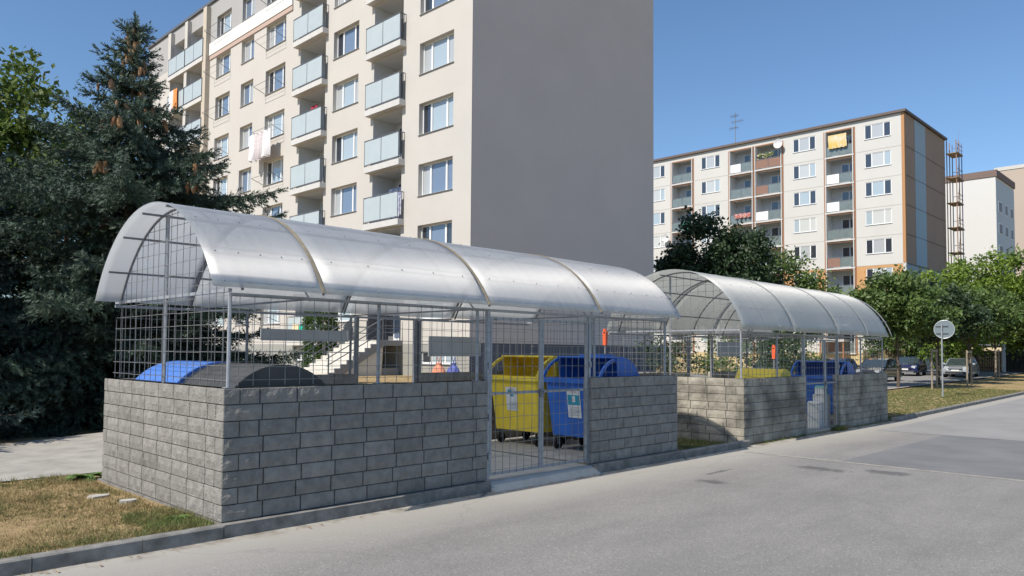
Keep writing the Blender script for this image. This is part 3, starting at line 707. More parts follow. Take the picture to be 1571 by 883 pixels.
# --- nearer block (A)
AX = 21.12; A0, A1 = 23.19, 60.0
A = empty('apartment_block', (AX, A0, .9), 'large cream apartment block with grey windowless end wall behind the nearer shelter', 'apartment block')
def zA(Y, k, f): return f+(2.775 if Y < 30 else 2.74 if Y < 36 else 2.70)*k
cols = [(24.38, 26.73, 'w'), (27.98, 30.28, 'b'), (31.62, 33.93, 'w'), (34.7, 37.3, 'b'), (38.97, 41.28, 'w'), (42.83, 44.45, 'n'), (45.98, 48.05, 'w')]
holes = []; wins = []; logs = []
for a, b, t in cols:
    for k in range(-1, 7):
        if t == 'b':
            zf = zA(a, k, 5.27)+.0
            if k == -1 and a < 30: continue
            holes.append((a, b, zf, zf+2.42, 1.35, 5)); logs.append((a, b, zf, k))
        else:
            zt_ = zA(a, k, 7.6); holes.append((a, b, zt_-1.43, zt_, .30)); wins.append((a, b, zt_-1.43, zt_, t, k))
for a, b in ((49.65, 52.1), (52.6, 55.0)):
    for k in range(-1, 7):
        zf = zA(50, k, 5.27); holes.append((a, b, zf, zf+2.42, 1.35, 5)); logs.append((a, b, zf, k))
holes.append((27.95, 30.5, 2.47, 4.95, 1.2, 6))                      # entrance recess
for a, b in ((24.1, 26.4), (35.55, 37.2)): holes.append((a, b, 1.42, 1.95, .15))
mb = MB(); facade(mb, AX, holes, A0, A1, .2, 24.95, [(0, 3), (2.3, 0), (22.25, 1)])
mb.quad((AX, A1, 24.95), (AX, A0, 24.95), (34.57, A0, 24.95), (34.57, A1, 24.95), 1)
mb.quad((34.57, A0, 0), (34.57, A1, 0), (34.57, A1, 24.95), (34.57, A0, 24.95), 2); mb.quad((AX, A1, 0), (34.57, A1, 0), (34.57, A1, 24.95), (AX, A1, 24.95), 2)
part('wall', mb, [cream, greyr, endg, plinthm, cream, loggia, mat('entrance_panel', (.15, .15, .16), .8, var=.1)], A, fix=False)
mb = MB(); mb.box(AX+.02, 34.57, A0-.0, A0+.3, 2.33, 24.95); part('end_wall', mb, endg, A)
mb = MB(); mb.box(AX+.03, 34.55, A0+.03, A0+.3, 0, 2.325); part('end_base', mb, endb, A)
mb = MB(); mb.box(AX-.10, AX+.0, 38.2, 48.98, 21.42, 22.22); part('band', mb, bandw, A)
mb = MB(); mb.box(AX-.06, AX+.0, 38.2, 48.98, 21.14, 21.415); part('band', mb, bandp, A)
mb = MB(); mb.box(AX-.12, 34.7, A0-.12, A1+.1, 24.96, 25.14); part('roof_edge', mb, roofd, A)
mb = MB(); mb.box(AX-.30, AX+.0, 49.03, 49.55, .5, 24.75); part('pilaster', mb, [mat('beige_brown_render', (.50, .44, .36), .9, var=.06)], A)
mb = MB(); mb.box(AX-.28, AX+.0, 52.12, 52.58, .5, 24.7); part('pilaster', mb, cream, A)
mb = MB(); mb.box(AX-.28, AX+.0, 55.02, 55.5, .5, 24.7); part('pilaster', mb, cream, A)
for i, (a, b, za, zb, t, k) in enumerate(wins): put_window(A, AX, a, b, za, zb, (.5,) if t == 'n' else (.27, .73), .24, i*7+k*3)
for a, b in ((24.1, 26.4), (35.55, 37.2)): put_window(A, AX, a, b, 1.42, 1.95, (.3, .7), .1, 3)
bslab = MB(); bslab.box(-.36, .02, -.24, 2.54, -.30, -.02); bslab = bslab.mesh('balcony', slabm, fix=True)
def balcony_parts(w):
    rl = MB(); h = 1.22; x = -.34
    for yy in (-.2, w/2, w+.2-.0): rl.box(x-.012, x+.012, yy-.012, yy+.012, -.02, h)
    rl.box(x-.02, x+.02, -.22, w+.22, h, h+.04); rl.box(x-.012, x+.012, -.2, w+.2, .04, .07)
    for yy in (-.2, w+.2):
        for xx in (x+.12, x+.22, 0): rl.box(xx-.01, xx+.01, yy-.01, yy+.01, -.02, h)
        rl.box(x, 0, yy-.015, yy+.015, h, h+.035); rl.box(x, 0, yy-.012, yy+.012, .04, .06)
    gp = []
    for a, b in ((-.18, w/2-.02), (w/2+.02, w+.18)):
        p = MB(); p.box(x-.004, x+.006, a, b, .09, h-.02); gp.append(p.mesh('glass_panel', frost, fix=True))
    dw = MB()    # balcony door and window in the rear wall of the loggia
    dw.box(1.29, 1.34, .25, w-.35, .05, 2.2, 0)
    for a, b, z in ((.33, 1.0, .15), (1.1, w-.43, .85)): dw.box(1.275, 1.289, a, b, z, 2.1, 1)
    dw.box(1.27, 1.289, 1.1, w-.43, .15, .75, 2)
    return rl.mesh('railing', railm, fix=True), gp, dw.mesh('balcony_door', [plast, gl[2], plast], fix=True)
BP = {}
for a, b, zf, k in logs:
    w = round(b-a, 2)
    if w not in BP:
        sl = MB(); sl.box(-.36, .0, -.24, w+.24, -.30, -.02); BP[w] = (sl.mesh('balcony', slabm, fix=True),)+balcony_parts(w)
    sl, rl, gp, dw = BP[w]
    o = use('balcony', sl, A, (0, a-A0, zf-.9)); r = use('railing', rl, o); [use('glass_panel', p, o) for p in gp]; use('balcony_door', dw, o)
# drying racks at two window columns
rk = MB()
for yy in (.0, 2.3): rk.tube([(0, yy, .05), (-.75, yy, .32)], .016, 6)
rk.tube([(-.75, 0, .32), (-.75, 2.3, .32)], .012, 6); rk.tube([(-.4, 0, .19), (-.4, 2.3, .19)], .006, 5); rk.tube([(0, 0, .05), (-.02, 0, .5), (-.75, 0, .32)], .006, 5)
rk = rk.mesh('drying_rack', railm, fix=True)
for a, b, za, zb, t, k in wins:
    if t == 'w' and a > 38: use('drying_rack', rk, A, (0, a-A0, za-.9))
# entrance: door, canopy under the first balcony, basement details
mb = MB(); mb.box(AX+1.1, AX+1.19, 28.3, 29.9, 2.48, 4.7, 0); mb.box(AX+1.08, AX+1.099, 28.4, 29.05, 2.6, 4.6, 1); mb.box(AX+1.08, AX+1.099, 29.15, 29.8, 2.6, 4.6, 1); part('entrance_door', mb, [plast, gl[1]], A)
mb = MB(); mb.box(AX-.9, AX+.0, 27.7, 30.7, 4.98, 5.16); part('canopy', mb, slabm, A)
mb = MB(); mb.box(AX-.05, AX+.0, 23.0+.3, 27.3, 4.35, 4.42); mb.box(AX-.05, AX, 23.5, 27.3, 4.6, 4.63); part('trim_rail', mb, sillm, A)
# outside stairs up to the entrance
ST = empty('entrance_stairs', (17.4, 27.7, .9), 'pale concrete steps with a steel railing rising to the cream block entrance', 'stairs')
stm = mat('pale_stair_concrete', (.60, .58, .53), .9, var=.12, vscale=4); std = mat('grey_stringer', (.24, .24, .245), .9, var=.1, vscale=4)
n = 9; xb, xt, zb_, zt_ = 17.3, 20.05, .86, 2.45
mb = MB()
for i in range(n):
    x = xb+(xt-xb)*i/n; z = zb_+(zt_-zb_)*(i+1)/n; mb.box(x, xt+.01*i, 27.82, 30.3, z-(zt_-zb_)/n+.001, z)
mb.box(xt, AX-.0, 27.82, 30.3, zt_-.2, zt_); part('steps', mb, stm, ST)
for yy in (27.72, 30.31):
    mb = MB(); pr = [(xb, zb_-.1)]
    for i in range(n):
        x = xb+(xt-xb)*i/n; z = zb_+(zt_-zb_)*(i+1)/n; pr += [(x, z-.03), (x+(xt-xb)/n, z-.03)]
    pr += [(AX, zt_-.03), (AX, zt_-.25), (xt+.1, zt_-.25), (xb+.4, zb_-.1)]
    mb.prism(pr, lambda u, v, t: (u, t, v), yy, yy+.09); part('stringer', mb, std, ST)
for yy in (27.76, 30.36):
    mb = MB()
    for dz in (.95, .65, .35): mb.tube([(xb-.1, yy, zb_+dz+.1), (xt, yy, zt_+dz), (AX-.1, yy, zt_+dz)], .022, 6)
    for x, z in ((xb, zb_), (xb+1.4, zb_+.8), (xt, zt_), (AX-.12, zt_)): mb.box(x-.022, x+.022, yy-.022, yy+.022, z-.05, z+.97)
    part('handrail', mb, galvd, ST)
mb = MB(); mb.box(18.2, AX-.02, 27.9, 28.0, .8, 1.2); part('under_stair_wall', mb, std, ST)

# --- farther block (B)
BX, B0, B1 = 75.93, 23.05, 62.0
Bk = empty('apartment_block', (BX, B0, .5), 'white and orange panel apartment block with a brown and blue striped end wall', 'apartment block')
bwall = mat('white_panel_render', (.55, .54, .51), .9, var=.05, vscale=.4); borange = mat('orange_render', (.52, .29, .13), .9, var=.07, vscale=.6)
bbrown = mat('brown_render', (.36, .255, .19), .9, var=.08, vscale=.4); bblue = mat('pale_blue_render', (.34, .44, .50), .9, var=.05)
btrim = mat('rust_brown_trim', (.30, .14, .07), .8); byel = mat('yellow_plinth', (.55, .44, .24), .9, var=.1)
bcols = [(24.2, 26.6, 'w'), (27.75, 30.3, 'b'), (31.4, 33.75, 'w'), (35.05, 37.85, 'b'), (38.3, 40.85, 'b'), (42.15, 44.5, 'w'), (45.7, 48.25, 'b'), (49.35, 51.7, 'w'), (53.2, 55.7, 'b'), (57, 59.4, 'w')]
holes = []; bw = []; bl = []
def zB(k): return 10.54+2.8*k
for a, b, t in bcols:
    for k in range(-3, 5):
        zf = zB(k)
        if t == 'w': holes.append((a, b, zf+1.12, zf+2.52, .12)); bw.append((a, b, zf+1.12, zf+2.52, k))
        else: holes.append((a, b, zf+.0, zf+2.62, 1.3, 4)); bl.append((a, b, zf, k))
mb = MB(); facade(mb, BX, holes, B0, B1, 0, 24.85, [(0, 3), (2.14, 0), (7.74, 1), (10.54, 0)])
mb.quad((BX, B1, 24.85), (BX, B0, 24.85), (89.1, B0, 24.85), (89.1, B1, 24.85), 2); mb.quad((89.1, B0, 0), (89.1, B1, 0), (89.1, B1, 24.85), (89.1, B0, 24.85), 2); mb.quad((BX, B1, 0), (89.1, B1, 0), (89.1, B1, 24.85), (BX, B1, 24.85), 2)
part('wall', mb, [bwall, borange, bbrown, byel, loggia], Bk, fix=False)
mb = MB(); mb.box(BX+.3, 89.1, B0-.02, B0+.2, 10.6, 24.85); part('end_wall', mb, bbrown, Bk)
mb = MB(); mb.box(BX+.3, 89.1, B0-.01, B0+.2, 0, 10.595); part('end_base', mb, mat('grey_blue_render', (.36, .42, .46), .9, var=.05), Bk)
mb = MB(); mb.box(79.0, 82.3, B0-.05, B0-.022, 10.62, 24.8); part('stripe', mb, bblue, Bk)
mb = MB(); mb.box(BX-.02, BX+.32, B0-.05, B0+.22, 10.6, 24.8); part('corner_trim', mb, mat('orange_brown_trim', (.42, .22, .10), .85), Bk)
mb = MB(); mb.box(BX-.02, BX+.32, B0-.05, B0+.22, 0, 10.595); part('corner_trim', mb, bwall, Bk)
mb = MB()
for k in range(0, 5):
    mb.box(BX+.33, 89.0, B0-.055, B0-.0505, zB(k)-.03, zB(k)+.03)
part('panel_joint', mb, mat('dark_joint_sealant', (.16, .13, .11), .9), Bk)['kind'] = 'stuff'  # thin dark sealant lines along the joints between wall panels
mb = MB()
for k in range(-2, 5):
    for a, b in ((B0+.25, 27.5), (30.6, 34.8), (41.1, 45.4), (48.5, 52.9), (56, 61.9)): mb.box(BX-.012, BX+.0, a, b, zB(k)-.02, zB(k)+.015)
part('panel_joint', mb, mat('light_joint', (.40, .38, .34), .9), Bk)['kind'] = 'stuff'
mb = MB(); mb.box(BX-.25, 89.3, B0-.25, B1+.2, 24.86, 25.1); part('roof_edge', mb, mat('dark_brown_roof_trim', (.12, .09, .08), .7), Bk)
for i, (a, b, za, zb, k) in enumerate(bw):
    put_window(Bk, BX, a, b, za, zb, (.27, .73), .05, i*5+k)
fin = {}
def blog(w):
    if w in fin: return fin[w]
    s_ = MB(); s_.box(-.14, .0, -.16, w+.16, -.17, -.01)
    f = MB()
    for yy in (-.10, w+.02): f.box(-.16, .0, yy, yy+.09, 0, 2.62)
    tr = MB()
    for yy in (-.26, w+.13): tr.box(-.06, .0, yy, yy+.13, -.17, 2.62)
    tr.box(-.05, .0, -.13, w+.13, 2.5, 2.62)
    rl = MB(); rl.box(-.10, -.06, -.0, w, 1.0, 1.06); rl.box(-.10, -.06, 0, w, .02, .06); rl.box(-.095, -.065, w/2-.02, w/2+.02, .06, 1.0)
    ps = []
    for mi_ in range(5):
        p = MB(); p.box(-.085, -.075, .02, w/2-.03, .08, .98, 0); p.box(-.085, -.075, w/2+.03, w-.02, .08, .98, 1); ps.append(p)
    mats = [(frost2, frost2), (frost2, white), (greenp, frost2), (frost2, brownp), (brownp, brownp)]
    dw = MB(); dw.box(1.22, 1.29, .15, w*.62, .02, 2.2, 0); dw.box(1.20, 1.219, .25, w*.28, .1, 2.1, 1); dw.box(1.20, 1.219, w*.34, w*.58, .8, 2.1, 1)
    fin[w] = (s_.mesh('balcony', slabm, fix=True), f.mesh('side_fin', slabm, fix=True), tr.mesh('balcony_trim', btrim, fix=True), rl.mesh('railing', railm, fix=True),
              [p.mesh('panel', list(m), fix=True) for p, m in zip(ps, mats)], dw.mesh('balcony_door', [plast, gl[2]], fix=True)); return fin[w]
frost2 = mat('smoked_glass_panel', (.17, .21, .21), .2, spec=.8, var=.2, vscale=2); greenp = mat('green_panel', (.05, .22, .17), .5); brownp = mat('reddish_wood_panel', (.26, .15, .11), .7, var=.2, vscale=6)
rg = random.Random(5)
for a, b, zf, k in bl:
    s_, f, tr, rl, ps, dw = blog(round(b-a, 2)); o = use('balcony', s_, Bk, (0, a-B0, zf-.5)); use('side_fin', f, o); use('balcony_trim', tr, o); use('railing', rl, o)
    v = rg.choice([0, 0, 0, 1, 3])
    if k == 4 and 35 < a < 36: v = 4
    if 45 < a < 46 and k == 2: v = 2
    if 27 < a < 28 and k == 3: v = 1
    if 35 < a < 36 and k == 4: v = 4
    use('panel', ps[v], o); use('balcony_door', dw, o)
for y, z, r in ((35.1, 24.0, .5), (48.9, 15.4, .5)):
    m = MB(); n = 16; vs = []
    for j, rr in enumerate((0, r*.55, r)):
        for q in range(n): vs.append((BX-.5-.12*(rr/r)**2, y+rr*math.cos(q*2*math.pi/n), z+rr*math.sin(q*2*math.pi/n)))
    fs = [(j*n+q, j*n+(q+1) % n, (j+1)*n+(q+1) % n, (j+1)*n+q) for j in range(2) for q in range(n)]; m.add(vs, fs)
    m.tube([(BX-.48, y, z), (BX, y, z-.1)], .03, 6); m.tube([(BX-.5, y, z-r*.6), (BX-.95, y, z-.1)], .015, 5)
    part('satellite_dish', m, mat('dish_grey', (.62, .62, .62), .5), Bk)
# antenna mast
AN = empty('antenna_mast', (80, 42.4, 25.1), 'thin television antenna mast with small aerials on the farther block roof', 'antenna')
m = MB(); m.tube([(80, 42.4, 25.1), (80, 42.4, 30.0)], [.05, .03], 6); part('mast', m, galvd, AN)
for z, L, dy in ((29.6, .9, .1), (28.9, 1.3, -.25), (28.2, 1.0, .2), (26.2, .7, 0)):
    m = MB(); m.tube([(80-.05, 42.4-L/2+dy, z), (80-.05, 42.4+L/2+dy, z)], .02, 5)
    for q in range(6): y = 42.4-L/2+dy+L*q/5; m.tube([(80-.3, y, z+.01), (80+.3, y, z+.01)], .012, 4); m.tube([(80-.05, y, z-.25), (80-.05, y, z+.25)], .014, 4)
    part('aerial', m, galvd, AN)
# balcony things on B
def cloth(name, x, y0, y1, z0, z1, cols, label, cat='laundry', wave=.05, n=14):
    m = MB(); vs = []; k = 6
    for i in range(n+1):
        for j in range(k+1):
            f = j/k; Y = y0+(y1-y0)*i/n; vs.append((x-wave*math.sin(i*1.7)*(.3+f)-.02, Y+.03*math.sin(j), z1+(z0-z1)*f+.04*math.sin(i*2.1)*f))
    for i in range(n):
        for j in range(k): a = i*(k+1)+j; m.add([vs[a], vs[a+k+1], vs[a+k+2], vs[a+1]], [(0, 1, 2, 3)], (i*len(cols)//n))
    me = m.mesh(name, cols, (x, (y0+y1)/2, z1)); o = bpy.data.objects.new(name, me); link(o, None, (x, (y0+y1)/2, z1)); tag(o, label, cat)
    md = o.modifiers.new('thick', 'SOLIDIFY'); md.thickness = .02; return o
cloth('banner', BX-.3, 28.2, 30.0, zB(4)+.75, zB(4)+2.1, [mat('yellow_cloth', (.65, .42, .06), .8, col2=(.62, .58, .45), vscale=1.6)], 'yellow banner with a pale emblem hanging on the top right balcony of the farther block', 'banner')
cloth('flower_box', BX-.25, 38.4, 40.3, zB(2)+.55, zB(2)+1.05, [mat('red_flowers', (.45, .03, .03), .8, col2=(.5, .45, .4), vscale=5)], 'strip of red flowers along a balcony rail of the farther block above the dark tree', 'flowers', .12)
m = MB()
for q in range(60): m.ball((BX+.15+random.uniform(-.2, .2), 36.8+random.uniform(-.9, .9), zB(4)+1.15+random.uniform(0, .55)), .09, .09, .09, 5, 3, random.choice((0, 0, 1)))
o = bpy.data.objects.new('balcony_plant', m.mesh('balcony_plant', [mat('pale_green_leaf', (.18, .22, .08), .8), mat('cream_flower', (.6, .55, .3), .8)], (BX, 36.8, zB(4)))); link(o, None, (BX, 36.8, zB(4))); tag(o, 'pale flowering plant on a top balcony rail of the farther block', 'plant')

# --- blocks C and D far right
Ck = empty('apartment_block', (110, 22.76, .5), 'distant white apartment block with dark brown roof trim, right of the scaffolding', 'apartment block')
mb = MB(); mb.box(110, 120.1, 22.76, 60, 0, 24.55); part('wall', mb, mat('bright_white_render', (.60, .59, .56), .9, var=.03), Ck)
mb = MB(); mb.box(109.9, 120.2, 22.6, 60, 24.551, 25.4); part('roof_edge', mb, mat('brown_roof_edge', (.17, .12, .10), .8), Ck)
mb = MB(); mb.box(110.02, 120.08, 22.74, 22.758, 1.5, 24.18); part('side_wall', mb, mat('pale_blue_side', (.50, .55, .58), .9), Ck)
for k in range(7):
    for x, w in ((111.0, 1.9), (114.6, 1.3), (117.7, 1.3)):
        m = MB(); z = 3.4+2.8*k
        m.box(x, x+w, 22.69, 22.739, z, z+1.4, 0); m.box(x+.1, x+w/2-.05, 22.67, 22.689, z+.1, z+1.3, 1); m.box(x+w/2+.05, x+w-.1, 22.67, 22.689, z+.1, z+1.3, 1)
        part('window', m, [plast, mat('dull_dark_glass', (.10, .12, .15), .5)], Ck)
Dk = empty('apartment_block', (150, 12, .5), 'distant tall beige apartment block at the far right edge, behind the white one', 'apartment block')
mb = MB(); mb.box(150, 165, 12, 31.1, 0, 33.6); part('wall', mb, mat('beige_pink_render', (.42, .35, .29), .9, var=.04, vscale=.2), Dk)
mb = MB(); mb.box(149.9, 165.1, 11.9, 31.2, 33.6, 34.2); part('roof_edge', mb, mat('light_roof_edge', (.5, .48, .45), .7), Dk)

# scaffolding at the far corner of block B
SC = empty('scaffolding', (89.4, 22.2, .5), 'tall steel and timber scaffolding against the brown end of the farther block', 'scaffolding')
pl = mat('scaffold_timber', (.36, .25, .15), .9, var=.25, vscale=4); blt = mat('blue_scaffold_tube', (.16, .20, .34), .6)
for x in (89.3, 90.35, 91.4):
    for y in (22.0, 22.9):
        m = MB(); m.tube([(x, y, .4), (x, y, 24.2+(x < 93)*.6)], .05, 6); part('standard', m, mat('rusty_scaffold_tube', (.34, .22, .16), .8, var=.3) if x < 91 else blt, SC)
for k in range(9):
    z = 2.2+k*2.65
    m = MB(); m.box(89.15, 91.6+.4*(k % 2), 21.95, 22.95, z-.03, z+.03); m.box(89.2, 91.5, 21.9, 21.94, z, z+.12); d = part('deck', m, pl, SC)
    m = MB()
    for h in (.5, 1.0):
        m.tube([(89.4, 21.95, z+h), (91.5, 21.95, z+h)], .03, 5)
    m.tube([(89.5, 21.95, z), (90.35, 21.95, z+2.6)], .025, 5); m.tube([(91.4, 22.0, z+1), (91.4, 22.9, z+1)], .03, 5)
    part('guard_rail', m, blt if k > 6 else mat('rusty_scaffold_tube', (.34, .22, .16), .8, var=.3), SC)

# ------------------------------------------------------------ vegetation
def np_mesh(name, V, Fc, mats, rnd, org=(0, 0, 0), mi=None, smooth=False):
    me = bpy.data.meshes.new(name); k = Fc.shape[1]; V = (V-np.array(org)).astype(np.float32)
    me.vertices.add(len(V)); me.vertices.foreach_set('co', V.ravel())
    me.loops.add(Fc.size); me.loops.foreach_set('vertex_index', Fc.astype(np.int32).ravel())
    me.polygons.add(len(Fc)); me.polygons.foreach_set('loop_start', np.arange(0, Fc.size, k, dtype=np.int32)); me.polygons.foreach_set('loop_total', np.full(len(Fc), k, dtype=np.int32))
    for m in mats: me.materials.append(m)
    if mi is not None: me.polygons.foreach_set('material_index', mi.astype(np.int32))
    a = me.attributes.new('rnd', 'FLOAT', 'FACE'); a.data.foreach_set('value', rnd.astype(np.float32))
    me.update(calc_edges=True); me.validate(); return me
barkm = mat('brown_bark', (.13, .095, .07), .95, var=.4, vscale=9, bump=.01, bscale=25)
spm = mat('blue_spruce_needles', (.085, .13, .088), .7, attr='rnd', trans=.2, col2=(.05, .08, .058), vscale=1.2)
spm2 = mat('dark_spruce_needles', (.045, .08, .066), .7, attr='rnd', trans=.15, col2=(.03, .052, .046), vscale=1.0)
conem = mat('spruce_cone', (.36, .20, .10), .85, var=.3, vscale=20)

def frame_from(d):
    """orthonormal frames for direction rows d"""
    upv = np.tile(np.array([0., 0, 1]), (len(d), 1)); a = np.cross(d, upv); n = np.linalg.norm(a, axis=1, keepdims=True)
    a = np.where(n < .05, np.array([1., 0, 0]), a/np.maximum(n, 1e-6)); b = np.cross(a, d); return a, b
def sprigs(P, D, S, rng, nn=16, wide=.10):
    """needle sprigs at P along unit D with length S: nn pointed triangles spread round the twig"""
    N = len(P); a, b = frame_from(D); V = []; 
    t = rng.uniform(0, 1, (N, nn, 1)); ph = rng.uniform(0, 2*np.pi, (N, nn, 1)); ln = rng.uniform(.28, .5, (N, nn, 1))*(1.1-.5*t)
    base = P[:, None]+D[:, None]*t*S[:, None, None]
    rad = a[:, None]*np.cos(ph)+b[:, None]*np.sin(ph)
    tip = base+(rad*.75+D[:, None]*.75)*ln*S[:, None, None]*.9
    side = np.cross(rad, D[:, None]); w = wide*S[:, None, None]*.5
    v = np.stack([base-side*w, base+side*w, tip], axis=2).reshape(-1, 3)
    f = np.arange(len(v)).reshape(-1, 3); r = np.clip(np.repeat(rng.normal(.5, .2, N), nn)+rng.normal(0, .08, N*nn), 0, 1)
    return v, f, r
def spruce(x, y, z0, H, R, label, seed, m=None, group='spruces behind the nearer shelter', bare=.25, cones=0, power=.85, dens=1.0, size=1.0, skew=(0, 0), irregular=.3, lod=1.0, prof=1.0, gap=1.0):
    rng = np.random.default_rng(seed); root = empty('spruce_tree', (x, y, z0), label, 'spruce tree', group)
    mb = MB(); pts = [(x+skew[0]*t*t, y+skew[1]*t*t, z0+H*t) for t in np.linspace(0, .985, 9)]; mb.tube(pts, [.19*(1-t*.96)*H/11 for t in np.linspace(0, 1, 9)], 8); part('trunk', mb, barkm, root)
    P, D, S = [], [], []; br = MB(); ends = []
    z = bare
    while z < H-.25:
        f = z/H; L0 = R*(min(1, (1-f)/prof)**power)*(1 if f > .12 else .8+f*1.6)+.12; nb = int(rng.integers(5, 8) if f < .85 else 5)
        ph0 = rng.uniform(0, 6.28)
        for k in range(nb):
            L = L0*rng.uniform(1-irregular, 1.12); ph = ph0+k*2*np.pi/nb+rng.uniform(-.25, .25)
            hd = np.array([np.cos(ph), np.sin(ph), 0]); rise = .55 if f > .85 else (.1 if f > .5 else -.12)
            cx = np.array([x+skew[0]*f*f, y+skew[1]*f*f, z0+z+rng.uniform(-.1, .1)])
            def bp(t): return cx+hd*L*t+np.array([0, 0, L*(rise*t-.22*t*t+.20*t**4)])
            ts = np.linspace(0, 1, 6); br.tube([bp(t) for t in ts], [max(.006, .035*(1-t)*L/3+.006) for t in ts], 5, caps=False)
            side = np.cross(hd, [0, 0, 1.])
            s = .10 if f > .5 else .18
            t = s
            while t < 1:
                p = bp(t); tl = (1-t)*L*.42+.16; tl = min(tl, .85); 
                for sg in (-1, 1):
                    d = hd*.75+side*sg*rng.uniform(.5, .95)+np.array([0, 0, rng.uniform(-.45, -.02) if f < .8 else .2]); d /= np.linalg.norm(d)
                    n_ = max(1, int(tl/.17))
                    for q in range(n_):
                        pp = p+d*tl*(q/n_)+rng.normal(0, .02, 3)+np.array([0, 0, -.06*q*q/n_]); P.append(pp); dd = d+rng.normal(0, .22, 3); D.append(dd/np.linalg.norm(dd)); S.append(rng.uniform(.24, .36)*size)
                        if rng.random() < .75*dens:
                            dd = d*.5+side*sg*rng.uniform(-.8, .8)+np.array([0, 0, rng.uniform(-.6, .25)]); P.append(pp); D.append(dd/np.linalg.norm(dd)); S.append(rng.uniform(.2, .3)*size)
                dd = hd+np.array([0, 0, .12])+rng.normal(0, .12, 3); P.append(p); D.append(dd/np.linalg.norm(dd)); S.append(rng.uniform(.26, .36)*size)
                dd = hd*.3+np.array([0, 0, .6])+rng.normal(0, .25, 3); P.append(p); D.append(dd/np.linalg.norm(dd)); S.append(rng.uniform(.18, .28)*size)
                t += .15/L*(1.0/dens)
            e = bp(1.0)
            for q in range(3): dd = hd+np.array([0, 0, .3])+rng.normal(0, .25, 3); P.append(e); D.append(dd/np.linalg.norm(dd)); S.append(.3*size)
            if f > .42: ends.append((bp(rng.uniform(.35, .95)), f))
        z += (.30 if f < .8 else .24)*(.9+.4*f)/dens**.5*gap
    for q in range(5): P.append(np.array([x+skew[0], y+skew[1], z0+H-.5+.1*q])); D.append(np.array([rng.normal(0, .12), rng.normal(0, .12), 1.])); S.append(.34)
    P, D, S = map(np.array, (P, D, S)); D /= np.linalg.norm(D, axis=1, keepdims=True)
    v, f, r = sprigs(P, D, S, rng, nn=int(15*lod))
    o = link(bpy.data.objects.new('needles', np_mesh('needles', v, f, [m or spm], r, (x, y, z0))), root)
    part('branches', br, barkm, root, fix=False)
    if cones:
        c = MB(); c.tube([(0, 0, 0), (0, 0, -.03), (0, 0, -.09), (0, 0, -.16), (0, 0, -.19)], [.008, .03, .036, .028, .008], 7); cm = c.mesh('cone', conem, fix=True)
        for q in range(cones):
            p, f = ends[int(rng.integers(len(ends)))] if q % 3 else ends[-1-int(rng.integers(min(60, len(ends))))]
            o = use('cone', cm, root, (p[0]-x+rng.normal(0, .08), p[1]-y+rng.normal(0, .08), p[2]-z0-.05)); o.rotation_euler = (rng.normal(0, .2), rng.normal(0, .2), 0); sc = rng.uniform(1.1, 2.0); o.scale = (sc, sc, sc)
    return root

def leaves(C, rng, n_per, spread, ls, flat=.6):
    N = len(C)*n_per; c = np.repeat(C, n_per, axis=0)+rng.normal(0, 1, (N, 3))*spread*np.array([1, 1, .75])
    nrm = rng.normal(0, 1, (N, 3))+np.array([-.25, 0, flat*1.3]); nrm /= np.linalg.norm(nrm, axis=1, keepdims=True)
    a, b = frame_from(nrm); ph = rng.uniform(0, 6.28, (N, 1)); u = a*np.cos(ph)+b*np.sin(ph); w = np.cross(nrm, u); s = ls*rng.uniform(.6, 1.25, (N, 1))
    v = np.stack([c-u*s, c+w*s*.55-nrm*s*.12, c+u*s, c-w*s*.55-nrm*s*.12], axis=1).reshape(-1, 3)
    f = np.arange(len(v)).reshape(-1, 4); r = np.clip(np.repeat(rng.normal(.5, .17, len(C)), n_per)+rng.normal(0, .14, N), 0, 1); return v, f, r
def broadleaf(name, x, y, z0, trunk_h, lobes, label, m, seed, cat='tree', group=None, ncl=40, n_per=16, ls=.09, spread=.17, tr=.12, limbs=True, lean=(0, 0)):
    """lobes: (dx, dy, z, r[, rz]) centres of foliage masses relative to the trunk foot"""
    rng = np.random.default_rng(seed); root = empty(name, (x, y, z0), label, cat, group); C = []
    for lb in lobes:
        dx, dy, z, r = lb[:4]; rz = lb[4] if len(lb) > 4 else r*.8; n = int(ncl*r*r)
        d = rng.normal(0, 1, (n, 3)); d /= np.linalg.norm(d, axis=1, keepdims=True)
        q = rng.uniform(.30, 1, (n, 1))**.5*(1+rng.normal(0, .10, (n, 1)))
        # clumps: pull points towards a set of directions so that gaps open between them
        k = max(5, int(8*r)); A_ = rng.normal(0, 1, (k, 3)); A_ /= np.linalg.norm(A_, axis=1, keepdims=True); j = np.argmax(d@A_.T, axis=1)
        d = d*.62+A_[j]*.46; C.append(np.array([x+dx, y+dy, z0+z])+d*q*np.array([r, r, rz]))
    C = np.concatenate(C); v, f, r_ = leaves(C, rng, n_per, spread, ls)
    link(bpy.data.objects.new('crown', np_mesh('crown', v, f, [m], r_, (x, y, z0))), root)
    mb = MB(); th = trunk_h
    if th > 0: mb.tube([(x, y, z0-.1), (x+.02+lean[0]*.3, y+lean[1]*.3, z0+th*.5), (x+lean[0], y+lean[1], z0+th)], [tr, tr*.8, tr*.65], 9)
    b0 = Vector((x+lean[0], y+lean[1], z0+max(th, .05)))
    if limbs:
        for lb in lobes:
            e = Vector((x+lb[0], y+lb[1], z0+lb[2])); mid = b0.lerp(e, .5)+Vector((0, 0, .15)); mb.tube([b0-Vector((0, 0, .1)), mid, e], [tr*.5, tr*.35, tr*.16], 6)
            for q in range(6):
                c = C[int(rng.integers(len(C)))]; c = Vector(c)
                if (c-e).length < lb[3]*1.3: mb.tube([mid.lerp(e, .6), e.lerp(c, .5)+Vector((0, 0, .1)), c], [tr*.16, tr*.09, .008], 5, caps=False)
    part('trunk', mb, barkm, root, fix=False); return root

